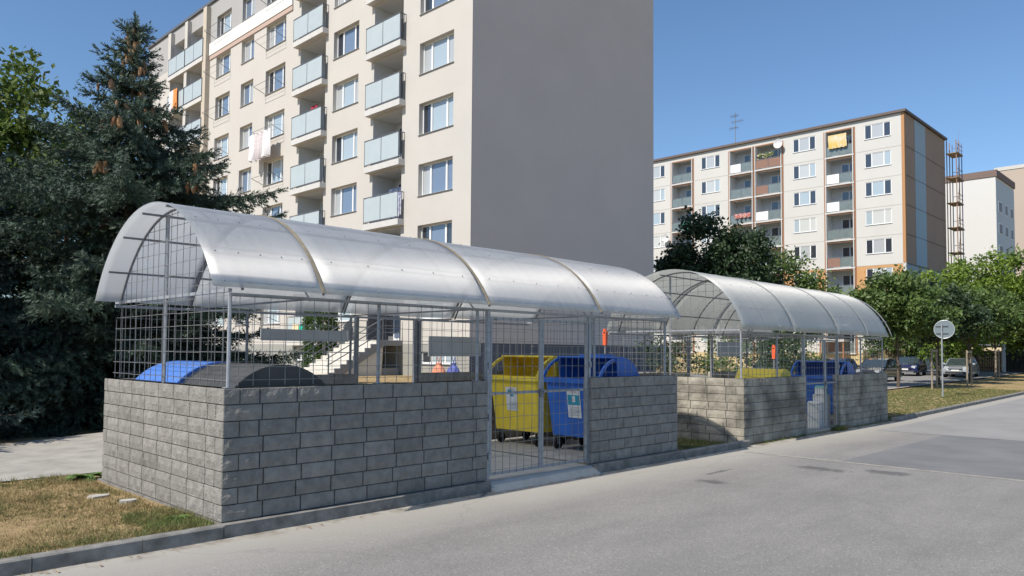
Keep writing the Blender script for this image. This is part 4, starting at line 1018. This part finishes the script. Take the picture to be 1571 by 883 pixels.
spruce(7.2, 21.6, -.05, 11.0, 4.6, 'tall blue spruce with many brown cones near its tip, right beside the arched roof', 11, cones=95, dens=1.1, irregular=.5, power=1.6, prof=.52, gap=1.4, lod=1.2, bare=.6, size=1.15)
spruce(1.9, 20.6, -.03, 6.3, 3.5, 'dark spruce at the left edge of the picture, lower than the tall cone-bearing one', 12, spm2, dens=1.0, power=.62, bare=.3)
spruce(3.9, 23.2, -.03, 6.7, 3.7, 'dense dark spruce between the left edge and the tall cone-bearing spruce', 13, spm2, dens=1.0, power=.62, bare=.35)
spruce(9.2, 26.5, .3, 6.6, 3.4, 'shorter spruce farthest back, seen through the mesh of the nearer shelter', 14, spm, dens=.9, power=.6, bare=.3)
spruce(-1.2, 24.5, -.03, 7.0, 4.2, 'spruce cut off by the left edge of the picture, behind the dark one', 15, spm2, dens=.8, power=.65, bare=.4)
yg = mat('yellow_green_leaves', (.12, .17, .035), .6, attr='rnd', trans=.4, col2=(.09, .14, .03), vscale=.9)
mg = mat('mid_green_leaves', (.12, .18, .04), .55, attr='rnd', trans=.3, col2=(.07, .12, .03), vscale=.8)
dg = mat('dark_green_leaves', (.042, .075, .028), .55, attr='rnd', trans=.25, col2=(.028, .055, .022), vscale=.8)
bg_ = mat('bright_green_leaves', (.23, .32, .04), .55, attr='rnd', trans=.38, col2=(.08, .145, .025), vscale=.7)
thujam = mat('thuja_green', (.06, .12, .018), .7, attr='rnd', trans=.25, col2=(.04, .09, .014), vscale=2)
broadleaf('broadleaf_tree', 5.4, 27.6, 0, 4.6, [(0, 0, 9.4, 1.6, 1.9), (-1.3, 1.3, 9.0, 1.9, 2.2), (-2.9, 2.9, 9.0, 2.4), (1.0, -.9, 7.6, 1.6, 1.7), (-.6, 0, 7.0, 2.5), (1.7, -1.6, 8.6, .7, .9), (2.3, -2.1, 7.2, 1.0, .9), (1.0, -1.0, 5.5, 2.2)],
          'yellow-green broadleaf tree rising behind the dark spruces at the far left', yg, 21, ncl=60, n_per=16, ls=.12, spread=.2)
# columnar thuja by the stairs
rng = np.random.default_rng(31); C = []
for z in np.arange(.1, 3.9, .09):
    rr = .78*min(1, (3.95-z)/1.3)**.6; n = 30; ph = rng.uniform(0, 6.28, n); C.append(np.stack([19.6+rr*np.cos(ph)*rng.uniform(.8, 1.05, n), 32.2+rr*np.sin(ph)*rng.uniform(.8, 1.05, n), .9+z+rng.uniform(-.05, .05, n)], 1))
C = np.concatenate(C); v, f, r_ = leaves(C, rng, 9, .07, .06, .1); root = empty('thuja_shrub', (19.6, 32.2, .9), 'tall narrow evergreen shrub left of the entrance steps', 'shrub')
link(bpy.data.objects.new('foliage', np_mesh('foliage', v, f, [thujam], r_, (19.6, 32.2, .9))), root); m = MB(); m.tube([(19.6, 32.2, .8), (19.6, 32.2, 4.2)], [.07, .02], 6); part('stem', m, barkm, root)

# trees in front of the farther block
broadleaf('broadleaf_tree', 41.2, 23.6, .45, 3.0, [(0, 0, 7.7, 2.1, 2.4), (-.4, 1.4, 6.7, 1.7), (.9, -1.4, 7.3, 1.8, 1.9), (0, .4, 5.2, 2.3), (.8, -1.6, 4.8, 2.1), (-.3, 1.6, 4.3, 1.5)],
          'large dark tree behind the farther shelter roof, in front of the white panel block', dg, 22, ncl=105, n_per=15, ls=.13, spread=.26, tr=.2)
broadleaf('broadleaf_tree', 44.0, 20.3, .45, 2.6, [(0, 0, 5.9, 2.0, 1.7), (.3, -1.5, 4.6, 1.6), (-.4, 1.0, 4.6, 1.9), (0, 0, 3.4, 2.1), (.6, -2.0, 3.4, .9)],
          'lighter green tree right of the large dark tree, above the farther shelter roof', mg, 23, ncl=75, n_per=14, ls=.11, spread=.26, tr=.15)
GR = 'round-headed trees along the grass strip'
for i, (x, y, zt, r, lab) in enumerate(((45.5, 14.3, 4.6, 2.6, 'round-headed tree nearest the end of the farther shelter, hiding the block windows'),
                             (52.0, 14.0, 4.35, 2.35, 'round-headed tree directly behind the round road sign'),
                             (57.5, 13.6, 4.5, 2.3, 'round-headed tree just right of the round road sign, above the silver car'),
                             (64.1, 13.5, 4.6, 2.4, 'round-headed tree at the right, next to the white post'))):
    z0 = g(x, y)
    broadleaf('young_maple', x, y, z0, 2.2, [(0, 0, zt, r*.9, r*.62), (-.5, r*.45, zt-.3, r*.66, r*.5), (.4, -r*.5, zt-.2, r*.66, r*.5), (-.2, 0, zt+.9, r*.55, r*.42), (.3, r*.1, zt-.75, r*.75, r*.42)],
              lab, (mg, dg, mg, mg)[i], 40+i, group=GR, ncl=78, n_per=14, ls=.12, spread=.20, tr=.09)
GB = 'bright green trees beyond the parking area'
for i, (x, y, zt, r, lab) in enumerate(((66, 17.2, 6.5, 2.4, 'bright green tree whose top stands in front of the striped end wall'),
                              (72.5, 16.6, 7.6, 2.9, 'bright green tree with upright shoots in front of the distant white block'),
                              (75.5, 13.6, 8.1, 3.0, 'tallest bright green tree, near the right edge of the picture'),
                              (74, 10.6, 7.8, 3.2, 'bright green tree cut off by the right edge of the picture'),
                              (71.5, 22.5, 5.2, 2.3, 'bright green tree above the dark blue parked car'))):
    broadleaf('broadleaf_tree', x, y, .4, 2.4, [(0, 0, zt, r*.8, r*.8), (-.4, r*.6, zt-1.4, r*.75), (.3, -r*.6, zt-1.2, r*.75), (0, 0, zt-2.6, r), (.2, r*.5, zt+.9, r*.35, r*.45), (0, -r*.4, zt+1.2, r*.3, r*.5), (0, r*.1, zt-4, r*.9)],
              lab, bg_ if i != 4 else mg, 50+i, group=GB, ncl=34, n_per=14, ls=.15, spread=.26, tr=.14)
# dark far greenery behind everything
for i, (x, y, zt, r) in enumerate(((88, 15, 4.5, 4), (96, 10, 5, 4.5), (104, 16, 5.5, 4.5), (108, 5, 5.5, 5), (98, 22, 4.5, 4))):
    broadleaf('broadleaf_tree', x, y, .5, 2, [(0, 0, zt, r*.9), (0, r*.7, zt-1, r*.7), (0, -r*.7, zt-1, r*.7), (0, 0, 2.2, r)],
              ('dark distant tree beyond the silver car', 'dark distant tree low at the right edge', 'dark distant tree in front of the foot of the white block', 'dark distant tree beyond the road end, outermost right', 'dark distant tree under the scaffolding')[i], dg, 60+i, group='distant trees beyond the parking area', ncl=9, n_per=12, ls=.26, spread=.45, tr=.16)
GS = 'shrubs behind the farther shelter'
for i, (x, y, h, r, m_, lab) in enumerate(((29.0, 18.6, 1.1, 1.3, dg, 'dark rounded shrub left behind the farther shelter mesh'), (33.0, 18.2, 1.1, 1.35, mg, 'mid green shrub behind the farther shelter, left of the pale board'),
                                (36.5, 17.2, 1.5, 1.7, dg, 'dark shrub behind the pale board of the farther shelter'), (42.5, 19.0, 1.5, 1.8, mg, 'broad shrub under the lighter green tree behind the farther shelter'))):
    broadleaf('shrub', x, y, g(x, y), .3, [(0, 0, h, r, h), (.4, .6, h*.8, r*.7, h*.7), (-.3, -.7, h*.7, r*.7, h*.6)], lab, m_, 70+i, cat='shrub', group=GS, ncl=40, n_per=12, ls=.08, spread=.15, tr=.05)

# dry lawn blades (near patch and verge), weeds
def tufts(n, area, hmin, hmax, rng, per=7, w=.006):
    x0, x1, y0, y1 = area; cx = rng.uniform(x0, x1, n); cy = rng.uniform(y0, y1, n); P = []
    cz = np.array([g(a, b)+bumpz(a, b)-.02 for a, b in zip(cx, cy)])
    c = np.repeat(np.stack([cx, cy, cz], 1), per, axis=0)+np.concatenate([rng.normal(0, .025, (n*per, 2)), np.zeros((n*per, 1))], 1)
    ph = rng.uniform(0, 6.28, (n*per, 1)); h = rng.uniform(hmin, hmax, (n*per, 1)); ln = rng.normal(0, .55, (n*per, 2))*h
    side = np.concatenate([np.cos(ph), np.sin(ph), np.zeros_like(ph)], 1)*w; tip = c+np.concatenate([ln, h], 1)
    v = np.stack([c-side, c+side, tip], 1).reshape(-1, 3); return v, np.arange(len(v)).reshape(-1, 3), np.clip(rng.normal(.5, .25, n*per), 0, 1)
rng = np.random.default_rng(5)
strawm = mat('straw_blades', (.38, .29, .15), .9, attr='rnd', trans=.3, col2=(.17, .17, .06), vscale=1.6)
greenb = mat('green_blades', (.12, .17, .045), .8, attr='rnd', trans=.35, col2=(.22, .20, .08), vscale=1.5)
for nm, mm_, parts_ in (('dry_grass', strawm, [(14000, (-4, 3.8, 8.44, 13.2), .015, .065), (900, (13.5, 16.1, 8.5, 12.4), .02, .06)]),
                   ('green_grass', greenb, [(700, (-3, 3.8, 8.44, 8.75), .03, .09), (420, (3.2, 3.86, 8.45, 9.6), .03, .10), (1500, (14.2, 16.15, 8.5, 12), .03, .10), (9000, (25.9, 48, 8.4, 13.8), .02, .06), (250, (-2, 3.6, 12.9, 13.4), .03, .1), (60, (17, 19.5, 8.3, 8.4), .03, .1), (110, (21.3, 22.1, 8.25, 8.45), .04, .16), (1500, (2, 9, 19.5, 24), .03, .09)])):
    vv, ff, rr_, o_ = [], [], [], 0
    for n_, ar, h0, h1 in parts_:
        v, f, r_ = tufts(n_, ar, h0, h1, rng, w=.006 if ar[1] < 20 else .012); vv.append(v); ff.append(f+o_); rr_.append(r_); o_ += len(v)
    o = link(bpy.data.objects.new(nm, np_mesh(nm, np.concatenate(vv), np.concatenate(ff), [mm_], np.concatenate(rr_)))); o['kind'] = 'stuff'; o['category'] = 'grass'; o['label'] = 'short dry straw-coloured grass' if nm[0] == 'd' else 'short green grass in tufts'
def rosette(x, y, n, L, label, seed):
    rng = np.random.default_rng(seed); m = MB(); z = g(x, y)+bumpz(x, y)
    for k in range(n):
        ph = k*2.4+rng.uniform(-.3, .3); l = L*rng.uniform(.6, 1.1); d = Vector((math.cos(ph), math.sin(ph), 0)); s = Vector((-d.y, d.x, 0)); up_ = rng.uniform(.35, .9); pts = []
        for q in range(5):
            t = q/4; c = Vector((x, y, z))+d*l*t+Vector((0, 0, l*(up_*t-.65*t*t))); w = l*.16*math.sin(math.pi*(t*.85+.12)); pts += [c-s*w+Vector((0, 0, w*.4)), c, c+s*w+Vector((0, 0, w*.4))]
        m.add(pts, [(q*3+j, q*3+j+1, q*3+j+4, q*3+j+3) for q in range(4) for j in (0, 1)])
    o = bpy.data.objects.new('weed_plant', m.mesh('weed_plant', mat('weed_leaf', (.12, .20, .05), .6, attr='rnd', trans=.3), (x, y, z))); link(o, None, (x, y, z)); tag(o, label, 'weed')
rosette(3.75, 12.75, 22, .34, 'broad-leaved green weed at the back corner of the near dry lawn', 3)
rosette(3.62, 9.0, 12, .16, 'small weed at the foot of the near wall corner', 4)
# flat stones in the soil beside the wall
for x, y, r, lab in ((3.45, 11.2, .16, 'pale flat stone beside the end wall, the left one of two'), (3.6, 10.5, .12, 'smaller pale flat stone beside the end wall, the right one of two')):
    m = MB(); n = 9; a = [(x+r*random.uniform(.7, 1.1)*math.cos(6.28*k/n), y+r*.7*random.uniform(.7, 1.1)*math.sin(6.28*k/n)) for k in range(n)]; z = g(x, y)+bumpz(x, y)
    m.prism(a, lambda u, v, t: (u+(t-z)*.1, v, t), z-.03, z+.03); o = bpy.data.objects.new('flat_stone', m.mesh('flat_stone', concrete, (x, y, z), fix=True)); link(o, None, (x, y, z)); tag(o, lab, 'stone')

# ------------------------------------------------------------ road sign (seen from behind), stakes, posts
def on(x, y): return g(x, y)
sx, sy = 39.4, 10.45; sz = on(sx, sy)
SG = empty('road_sign', (sx, sy, sz), 'round traffic sign on a grey pole seen from behind, on the grass strip', 'road sign')
m = MB(); m.tube([(sx, sy, sz-.1), (sx, sy, sz+3.40)], .035, 10); part('pole', m, galv, SG)
m = MB(); n = 32; rr = .41; cz = sz+3.14; dx = Vector((.985, .17, 0)); dyv = Vector((-.17, .985, 0)); c0 = Vector((sx, sy, cz))+dx*.06-dyv*.1
def disc(m, r, off, mi=0, th_=.01):
    a = [c0+dx*off+dyv*r*math.cos(6.2832*k/n)+Vector((0, 0, r*math.sin(6.2832*k/n))) for k in range(n)]; b = [p+dx*th_ for p in a]; m.add(a+b, [tuple(range(n)), tuple(range(n, 2*n))[::-1]]+[(k, n+k, n+(k+1) % n, (k+1) % n) for k in range(n)], mi)
disc(m, rr, 0, 0, .012); part('sign_plate', m, mat('sign_back_grey', (.15, .19, .21), .5), SG)
m = MB(); a = [c0+dyv*(rr+.012)*math.cos(6.2832*k/n)+Vector((0, 0, (rr+.012)*math.sin(6.2832*k/n))) for k in range(n+1)]; m.tube(a, .016, 6); part('rim', m, mat('sign_rim', (.55, .57, .60), .4, metal=.4), SG)
for z in (cz+.17, cz-.17):
    m = MB(); m.obox((sx+.03, sy, z), dx*.02, dyv*.26, (0, 0, .02)); part('bracket', m, galvd, SG)
disc(MB(), .1, 0)
stakem = mat('weathered_stake_wood', (.33, .27, .20), .9, var=.3, vscale=8)
for x, y, h, lab in ((52.2, 12.25, 2.1, 'wooden tree stake with a crossbar just right of the round road sign'), (64.3, 13.3, 2.1, 'wooden tree stake left of the white post'), (46.5, 12.6, 2.2, 'wooden tree stake close behind the pole of the round road sign')):
    z = on(x, y); root = empty('tree_stake', (x, y, z), lab, 'stake', 'wooden stakes supporting the young trees')
    for d_ in (-.45, .35):
        m = MB(); m.tube([(x+d_, y+abs(d_)*.3, z-.1), (x+d_, y+abs(d_)*.3, z+h)], [.05, .045], 8); part('post', m, stakem, root)
    m = MB(); m.box(x-.5, x+.42, y+.05, y+.12, z+h-.16, z+h-.06); part('crossbar', m, stakem, root)
x, y = 79.5, 16.1; z = on(x, y); m = MB(); m.tube([(x, y, z), (x, y, z+.1), (x, y, z+3.6), (x, y, z+3.66)], [.16, .15, .15, .08], 12); o = bpy.data.objects.new('white_post', m.mesh('white_post', white, (x, y, z), fix=True)); link(o, None, (x, y, z)); tag(o, 'thick plain white post at the far end of the grass strip', 'post')
# orange boxes on thin poles behind the shelters
orange = mat('orange_plastic', (.75, .11, .03), .5)
for x, y, z1, lab in ((19.2, 14.7, 2.62, 'orange box on a thin pole seen right of the blue bin in the nearer shelter'), (27.0, 12.8, 2.2, 'orange box on a dark pole seen through the farther shelter mesh')):
    z = on(x, y); root = empty('litter_box', (x, y, z), lab, 'litter box'); m = MB(); m.tube([(x, y, z), (x, y, z1)], .03, 8); part('pole', m, galvd, root)
    m = MB(); m.prism([(-.05, -.30), (.05, -.30), (.07, .10), (.03, .22), (-.03, .22), (-.07, .10)], lambda u, v, t: (x+t, y+u, z1+v-.12), -.05, .05); part('box', m, orange, root)
    m = MB(); m.box(x-.055, x-.051, y-.03, y+.03, z1-.05, z1+.0); part('slot', m, black, root)

# bags left on the grass behind the nearer shelter
for x, y, lab, c in ((17.3, 20.6, 'orange and pink bag by the grey plinth of the cream block', (.75, .30, .18)), (17.6, 20.15, 'blue bag by the grey plinth of the cream block', (.10, .13, .42))):
    z = on(x, y); m = MB(); n = 12; vs = []; lv = [(0, .9), (.12, 1.05), (.3, 1.0), (.48, .75), (.6, .35), (.68, .42)]
    rg2 = random.Random(int(x*10)); 
    for h, s_ in lv: vs += [(x+.24*s_*math.cos(6.28*k/n)*rg2.uniform(.85, 1.1), y+.3*s_*math.sin(6.28*k/n)*rg2.uniform(.85, 1.1), z+h*1.0) for k in range(n)]
    m.add(vs, [(j*n+k, j*n+(k+1) % n, (j+1)*n+(k+1) % n, (j+1)*n+k) for j in range(len(lv)-1) for k in range(n)]+[tuple(range(n))[::-1]])
    for sg in (-1, 1): m.tube([(x+.05*sg, y-.08, z+.62), (x+.07*sg, y, z+.9), (x+.05*sg, y+.08, z+.62)], .014, 5)
    o = bpy.data.objects.new('bag', m.mesh('bag', mat('bag_%d' % int(x*10), c, .7, var=.35, vscale=6), (x, y, z), smooth=False)); link(o, None, (x, y, z)); tag(o, lab, 'bag')

# laundry on the cream block
wh = mat('white_linen', (.74, .72, .72), .85); 
cloth('laundry', AX-.62, 39.3, 41.9, 14.25-1.3, 14.25+.25, [wh, mat('pinkish_linen', (.62, .56, .56), .85), wh], 'white laundry hanging from the drying rack of the cream block', wave=.16, n=18)
cloth('laundry', AX-.45, 53.2, 54.6, 18.6, 20.2, [mat('orange_towel', (.75, .28, .08), .85), wh], 'orange and white laundry high on the far balcony of the cream block', wave=.1)
cloth('laundry', AX+.55, 28.3, 29.7, 8.15, 9.75, [mat('blue_white_cloth', (.10, .14, .38), .85, col2=(.70, .70, .72), vscale=7)], 'blue and white patterned cloth on the balcony above the shelter roof', wave=.05)
cloth('laundry', AX-.42, 36.15, 36.75, 2.62, 3.35, [mat('cream_towel', (.75, .60, .38), .85)], 'cream towel on the lowest balcony of the cream block', wave=.03, n=5)
cloth('laundry', AX-.42, 35.4, 36.05, 2.55, 3.3, [mat('turquoise_towel', (.02, .50, .38), .85)], 'turquoise towel on the lowest balcony of the cream block', wave=.03, n=5)
cloth('laundry', AX+.3, 35.9, 36.5, 14.7, 15.3, [mat('dark_red_cloth', (.35, .02, .05), .85)], 'dark red cloth hanging on an upper balcony of the cream block', wave=.08, n=5)

# ------------------------------------------------------------ parked cars
carglass = mat('car_glass', (.035, .05, .055), .05, spec=1.0, coat=1)
tyre = mat('tyre', (.02, .02, .02), .85); hub = mat('alloy_rim', (.42, .43, .45), .35, metal=.7); lampm = mat('headlight_glass', (.62, .66, .70), .12, spec=1, coat=1); redl = mat('tail_light', (.35, .02, .02), .2)
platem = mat('number_plate', (.72, .72, .70), .5); trimk = mat('black_trim', (.03, .03, .035), .6)
def car(x, y, rz, paint, label, kind='hatch', W=1.74, silver_bar=False):
    """front towards local -X; outline sections lofted across the width"""
    root = empty('parked_car', (0, 0, 0), label, 'car', 'parked cars')
    if kind == 'hatch': L = 3.95; low = [(0, .42), (.02, .62), (.16, .78), (1.0, .98), (3.62, 1.02), (3.9, .92), (L, .6), (L-.04, .3), (.06, .28)]; cab = [(.88, .96), (1.62, 1.44), (2.2, 1.53), (3.2, 1.46), (3.76, .98)]
    else: L = 4.4; low = [(0, .40), (.02, .58), (.18, .72), (1.15, .90), (4.0, .98), (4.34, .90), (L, .55), (L-.04, .28), (.06, .26)]; cab = [(1.02, .89), (1.82, 1.36), (2.4, 1.43), (3.3, 1.38), (4.02, .96)]
    m = MB(); secs = []
    for f, dz, dx_ in ((-1, -.10, .16), (-.93, -.02, .07), (-.6, 0, .01), (0, .01, 0), (.6, 0, .01), (.93, -.02, .07), (1, -.10, .16)):
        cx = L/2; secs.append([(cx+(px-cx)*(1-dx_*.45), f*W/2, (pz+dz if pz > .5 else pz)) for px, pz in low])
    n = len(low); vs = [p for s_ in secs for p in s_]
    m.add(vs, [(i*n+k, i*n+(k+1) % n, (i+1)*n+(k+1) % n, (i+1)*n+k) for i in range(6) for k in range(n)]+[tuple(range(n))[::-1], tuple(range(6*n, 7*n))])
    bd = part('body', m, paint, root, org=(0, 0, 0), smooth=False)
    # cabin
    m = MB(); ws = (W*.47, W*.40, W*.385, W*.39, W*.45); vs = []
    for (px, pz), w in zip(cab, ws): vs += [(px, -w, pz), (px, w, pz)]
    m.add(vs, [(0, 2, 3, 1), (6, 8, 9, 7), (8, 0, 1, 9), (0, 8, 6, 2), (2, 6, 4), (1, 3, 7, 9), (3, 5, 7)], 0); m.add([vs[2], vs[3], vs[5], vs[4]], [(0, 2, 1) if 0 else (0, 3, 2, 1)], 1); m.add([vs[4], vs[5], vs[7], vs[6]], [(0, 3, 2, 1)], 1)
    part('cabin_glass', m, [carglass, paint], root, org=(0, 0, 0))
    for sg in (-1, 1):
        m = MB()
        p = [Vector((cab[k][0], sg*(ws[k]+.006), cab[k][1]+.004)) for k in range(5)]
        m.tube(p, .035, 6); mid = p[2].copy(); m.tube([mid, Vector((mid.x-.05, sg*W*.47, .98))], .03, 5); m.tube([p[3], Vector((p[3].x+.05, sg*W*.46, .99))], .05, 5)
        part('roof_pillar', m, paint, root, org=(0, 0, 0))
        m = MB(); m.ball((cab[0][0]+.32, sg*(W/2+.09), 1.0), .07, .11, .08, 8, 5); part('wing_mirror', m, paint, root, org=(0, 0, 0))
        m = MB(); m.obox((.13, sg*W*.35, .70), (.10, sg*.04, .03), (.03, -sg*.14, 0), (-.02, 0, .075)); part('headlight', m, lampm, root, org=(0, 0, 0))
        m = MB(); m.box(L-.1, L-.01, sg*W*.40-.1, sg*W*.40+.1, .68, .9); part('tail_light', m, redl, root, org=(0, 0, 0))
        for cx in (.78, L-.78):
            m = MB(); m.tube([(cx, sg*(W/2-.20), .31), (cx, sg*(W/2+.012), .31)], .31, 20); w = part('wheel', m, tyre, root, org=(0, 0, 0)); m = MB(); m.tube([(cx, sg*(W/2), .31), (cx, sg*(W/2+.025), .31)], .2, 14); part('rim', m, hub, w, org=(0, 0, 0))
    m = MB(); m.box(-.03, .02, -W*.27, W*.27, .60, .68, 0); m.box(-.025, .03, -W*.38, W*.38, .30, .45, 0); part('grille', m, trimk, root, org=(0, 0, 0))
    m = MB(); m.box(-.05, -.032, -.26, .26, .47, .58); part('number_plate', m, platem, root, org=(0, 0, 0))
    if silver_bar: m = MB(); m.box(-.045, .0, -W*.34, W*.34, .25, .33); part('bumper_bar', m, hub, root, org=(0, 0, 0))
    root.location = (x, y, on(x, y)+.03); root.rotation_euler = (0, 0, rz); return root
navy = mat('navy_car_paint', (.012, .022, .10), .25, metal=.3, coat=1); silver = mat('silver_car_paint', (.50, .53, .56), .3, metal=.5, coat=1)
dark = mat('dark_car_paint', (.02, .022, .03), .25, coat=1); whitec = mat('white_car_paint', (.70, .70, .70), .3, coat=1); blc = mat('blue_car_paint', (.02, .05, .18), .3, coat=1); tealc = mat('grey_teal_car_paint', (.10, .17, .19), .3, coat=1)
car(63.2, 19.4, R_(6), navy, 'dark blue hatchback with a silver bumper bar on the far parking area', 'hatch', 1.8, True)
car(62.4, 15.7, R_(4), silver, 'silver car parked right of the dark blue hatchback', 'sedan', 1.76)
car(47.0, 23.3, R_(3), whitec, 'white hatchback seen through the farther shelter, above the yellow bin')
car(48.2, 21.2, R_(-2), dark, 'black car right of the white hatchback, seen through the farther shelter')
car(49.6, 19.0+1.0, R_(2), blc, 'blue car seen above the gate of the farther shelter')
car(51.0, 17.9, R_(-1), dark, 'dark car seen above the right wall of the farther shelter')
car(35, 24.8, R_(10), tealc, 'grey-teal car beyond the grey end wall, left behind the farther shelter')

# low fence, garage walls and entrance lobbies at the foot of the farther block
for x, y0, y1, h, mt_, lab in ((70, 21.4, 25.0, 2.0, mat('olive_boards', (.17, .14, .075), .9, var=.3, vscale=5), 'olive board fence behind the dark blue hatchback'), (80, 9, 19.5, 1.9, mat('dark_fence', (.035, .035, .03), .9, var=.3, vscale=3), 'long dark fence behind the silver car')):
    z = on(x, (y0+y1)/2); root = empty('board_fence', (x, y0, z), lab, 'fence'); yy = y0
    m = MB()
    while yy < y1-.1: m.box(x, x+.03, yy, yy+.13, z, z+h+random.uniform(-.02, .02)); yy += .14
    part('boards', m, mt_, root); m = MB(); m.box(x+.032, x+.08, y0, y1, z+.3, z+.4); m.box(x+.032, x+.08, y0, y1, z+h-.4, z+h-.3); part('rail', m, mt_, root)
for x, y0, y1, h, lab in ((84, 17.2, 19.9, 2.9, 'low pale yellow building glimpsed under the trees above the silver car'), (92, 13.2, 16.4, 2.9, 'second low pale building glimpsed under the trees, farther right')):
    root = empty('garage', (x, y0, .6), lab, 'garage'); m = MB(); m.box(x, x+4, y0, y1, .3, h); part('wall', m, mat('pale_yellow_wall', (.60, .50, .34), .9, var=.08), root)
    m = MB(); m.box(x-.15, x+4.1, y0-.1, y1+.1, h+.001, h+.15); part('roof', m, roofd, root); m = MB(); m.box(x-.03, x-.001, y0+.4, y1-.4, .5, h-.5); part('door', m, mat('beige_door', (.45, .38, .27), .7), root)
for y in (35.2, 45.9, 28.2):
    m = MB(); m.box(BX-1.6, BX-.05, y, y+2.4, 3.2, 3.45); part('entrance_canopy', m, slabm, Bk)
    for yy in (y+.05, y+2.25): m = MB(); m.box(BX-1.5, BX-1.38, yy, yy+.12, .4, 3.2); part('canopy_post', m, btrim, Bk)

rng = np.random.default_rng(77); m = MB()
for q in range(260):
    x = rng.uniform(-1, 26); y = (8.24-abs(rng.normal(0, .10))) if rng.random() < .7 else rng.uniform(8.5, 12.8); 
    if y > 8.3: x = rng.uniform(-1, 3.7)
    z = (-.15+.012) if y < 8.3 else g(x, y)+bumpz(x, y)+.02; r = rng.uniform(.012, .032); a = rng.uniform(0, 6.28); c, s_ = math.cos(a)*r, math.sin(a)*r; h = rng.uniform(.002, .015)
    m.add([(x-c, y-s_, z), (x+s_*.5, y-c*.5, z+h), (x+c, y+s_, z+h*.4), (x-s_*.5, y+c*.5, z+h)], [(0, 1, 2, 3)])
o = link(bpy.data.objects.new('fallen_leaves', m.mesh('fallen_leaves', mat('dry_leaf', (.27, .17, .07), .9, attr='rnd')))); o['kind'] = 'stuff'; o['category'] = 'leaves'; o['label'] = 'small dry leaves and grit lying along the kerb'
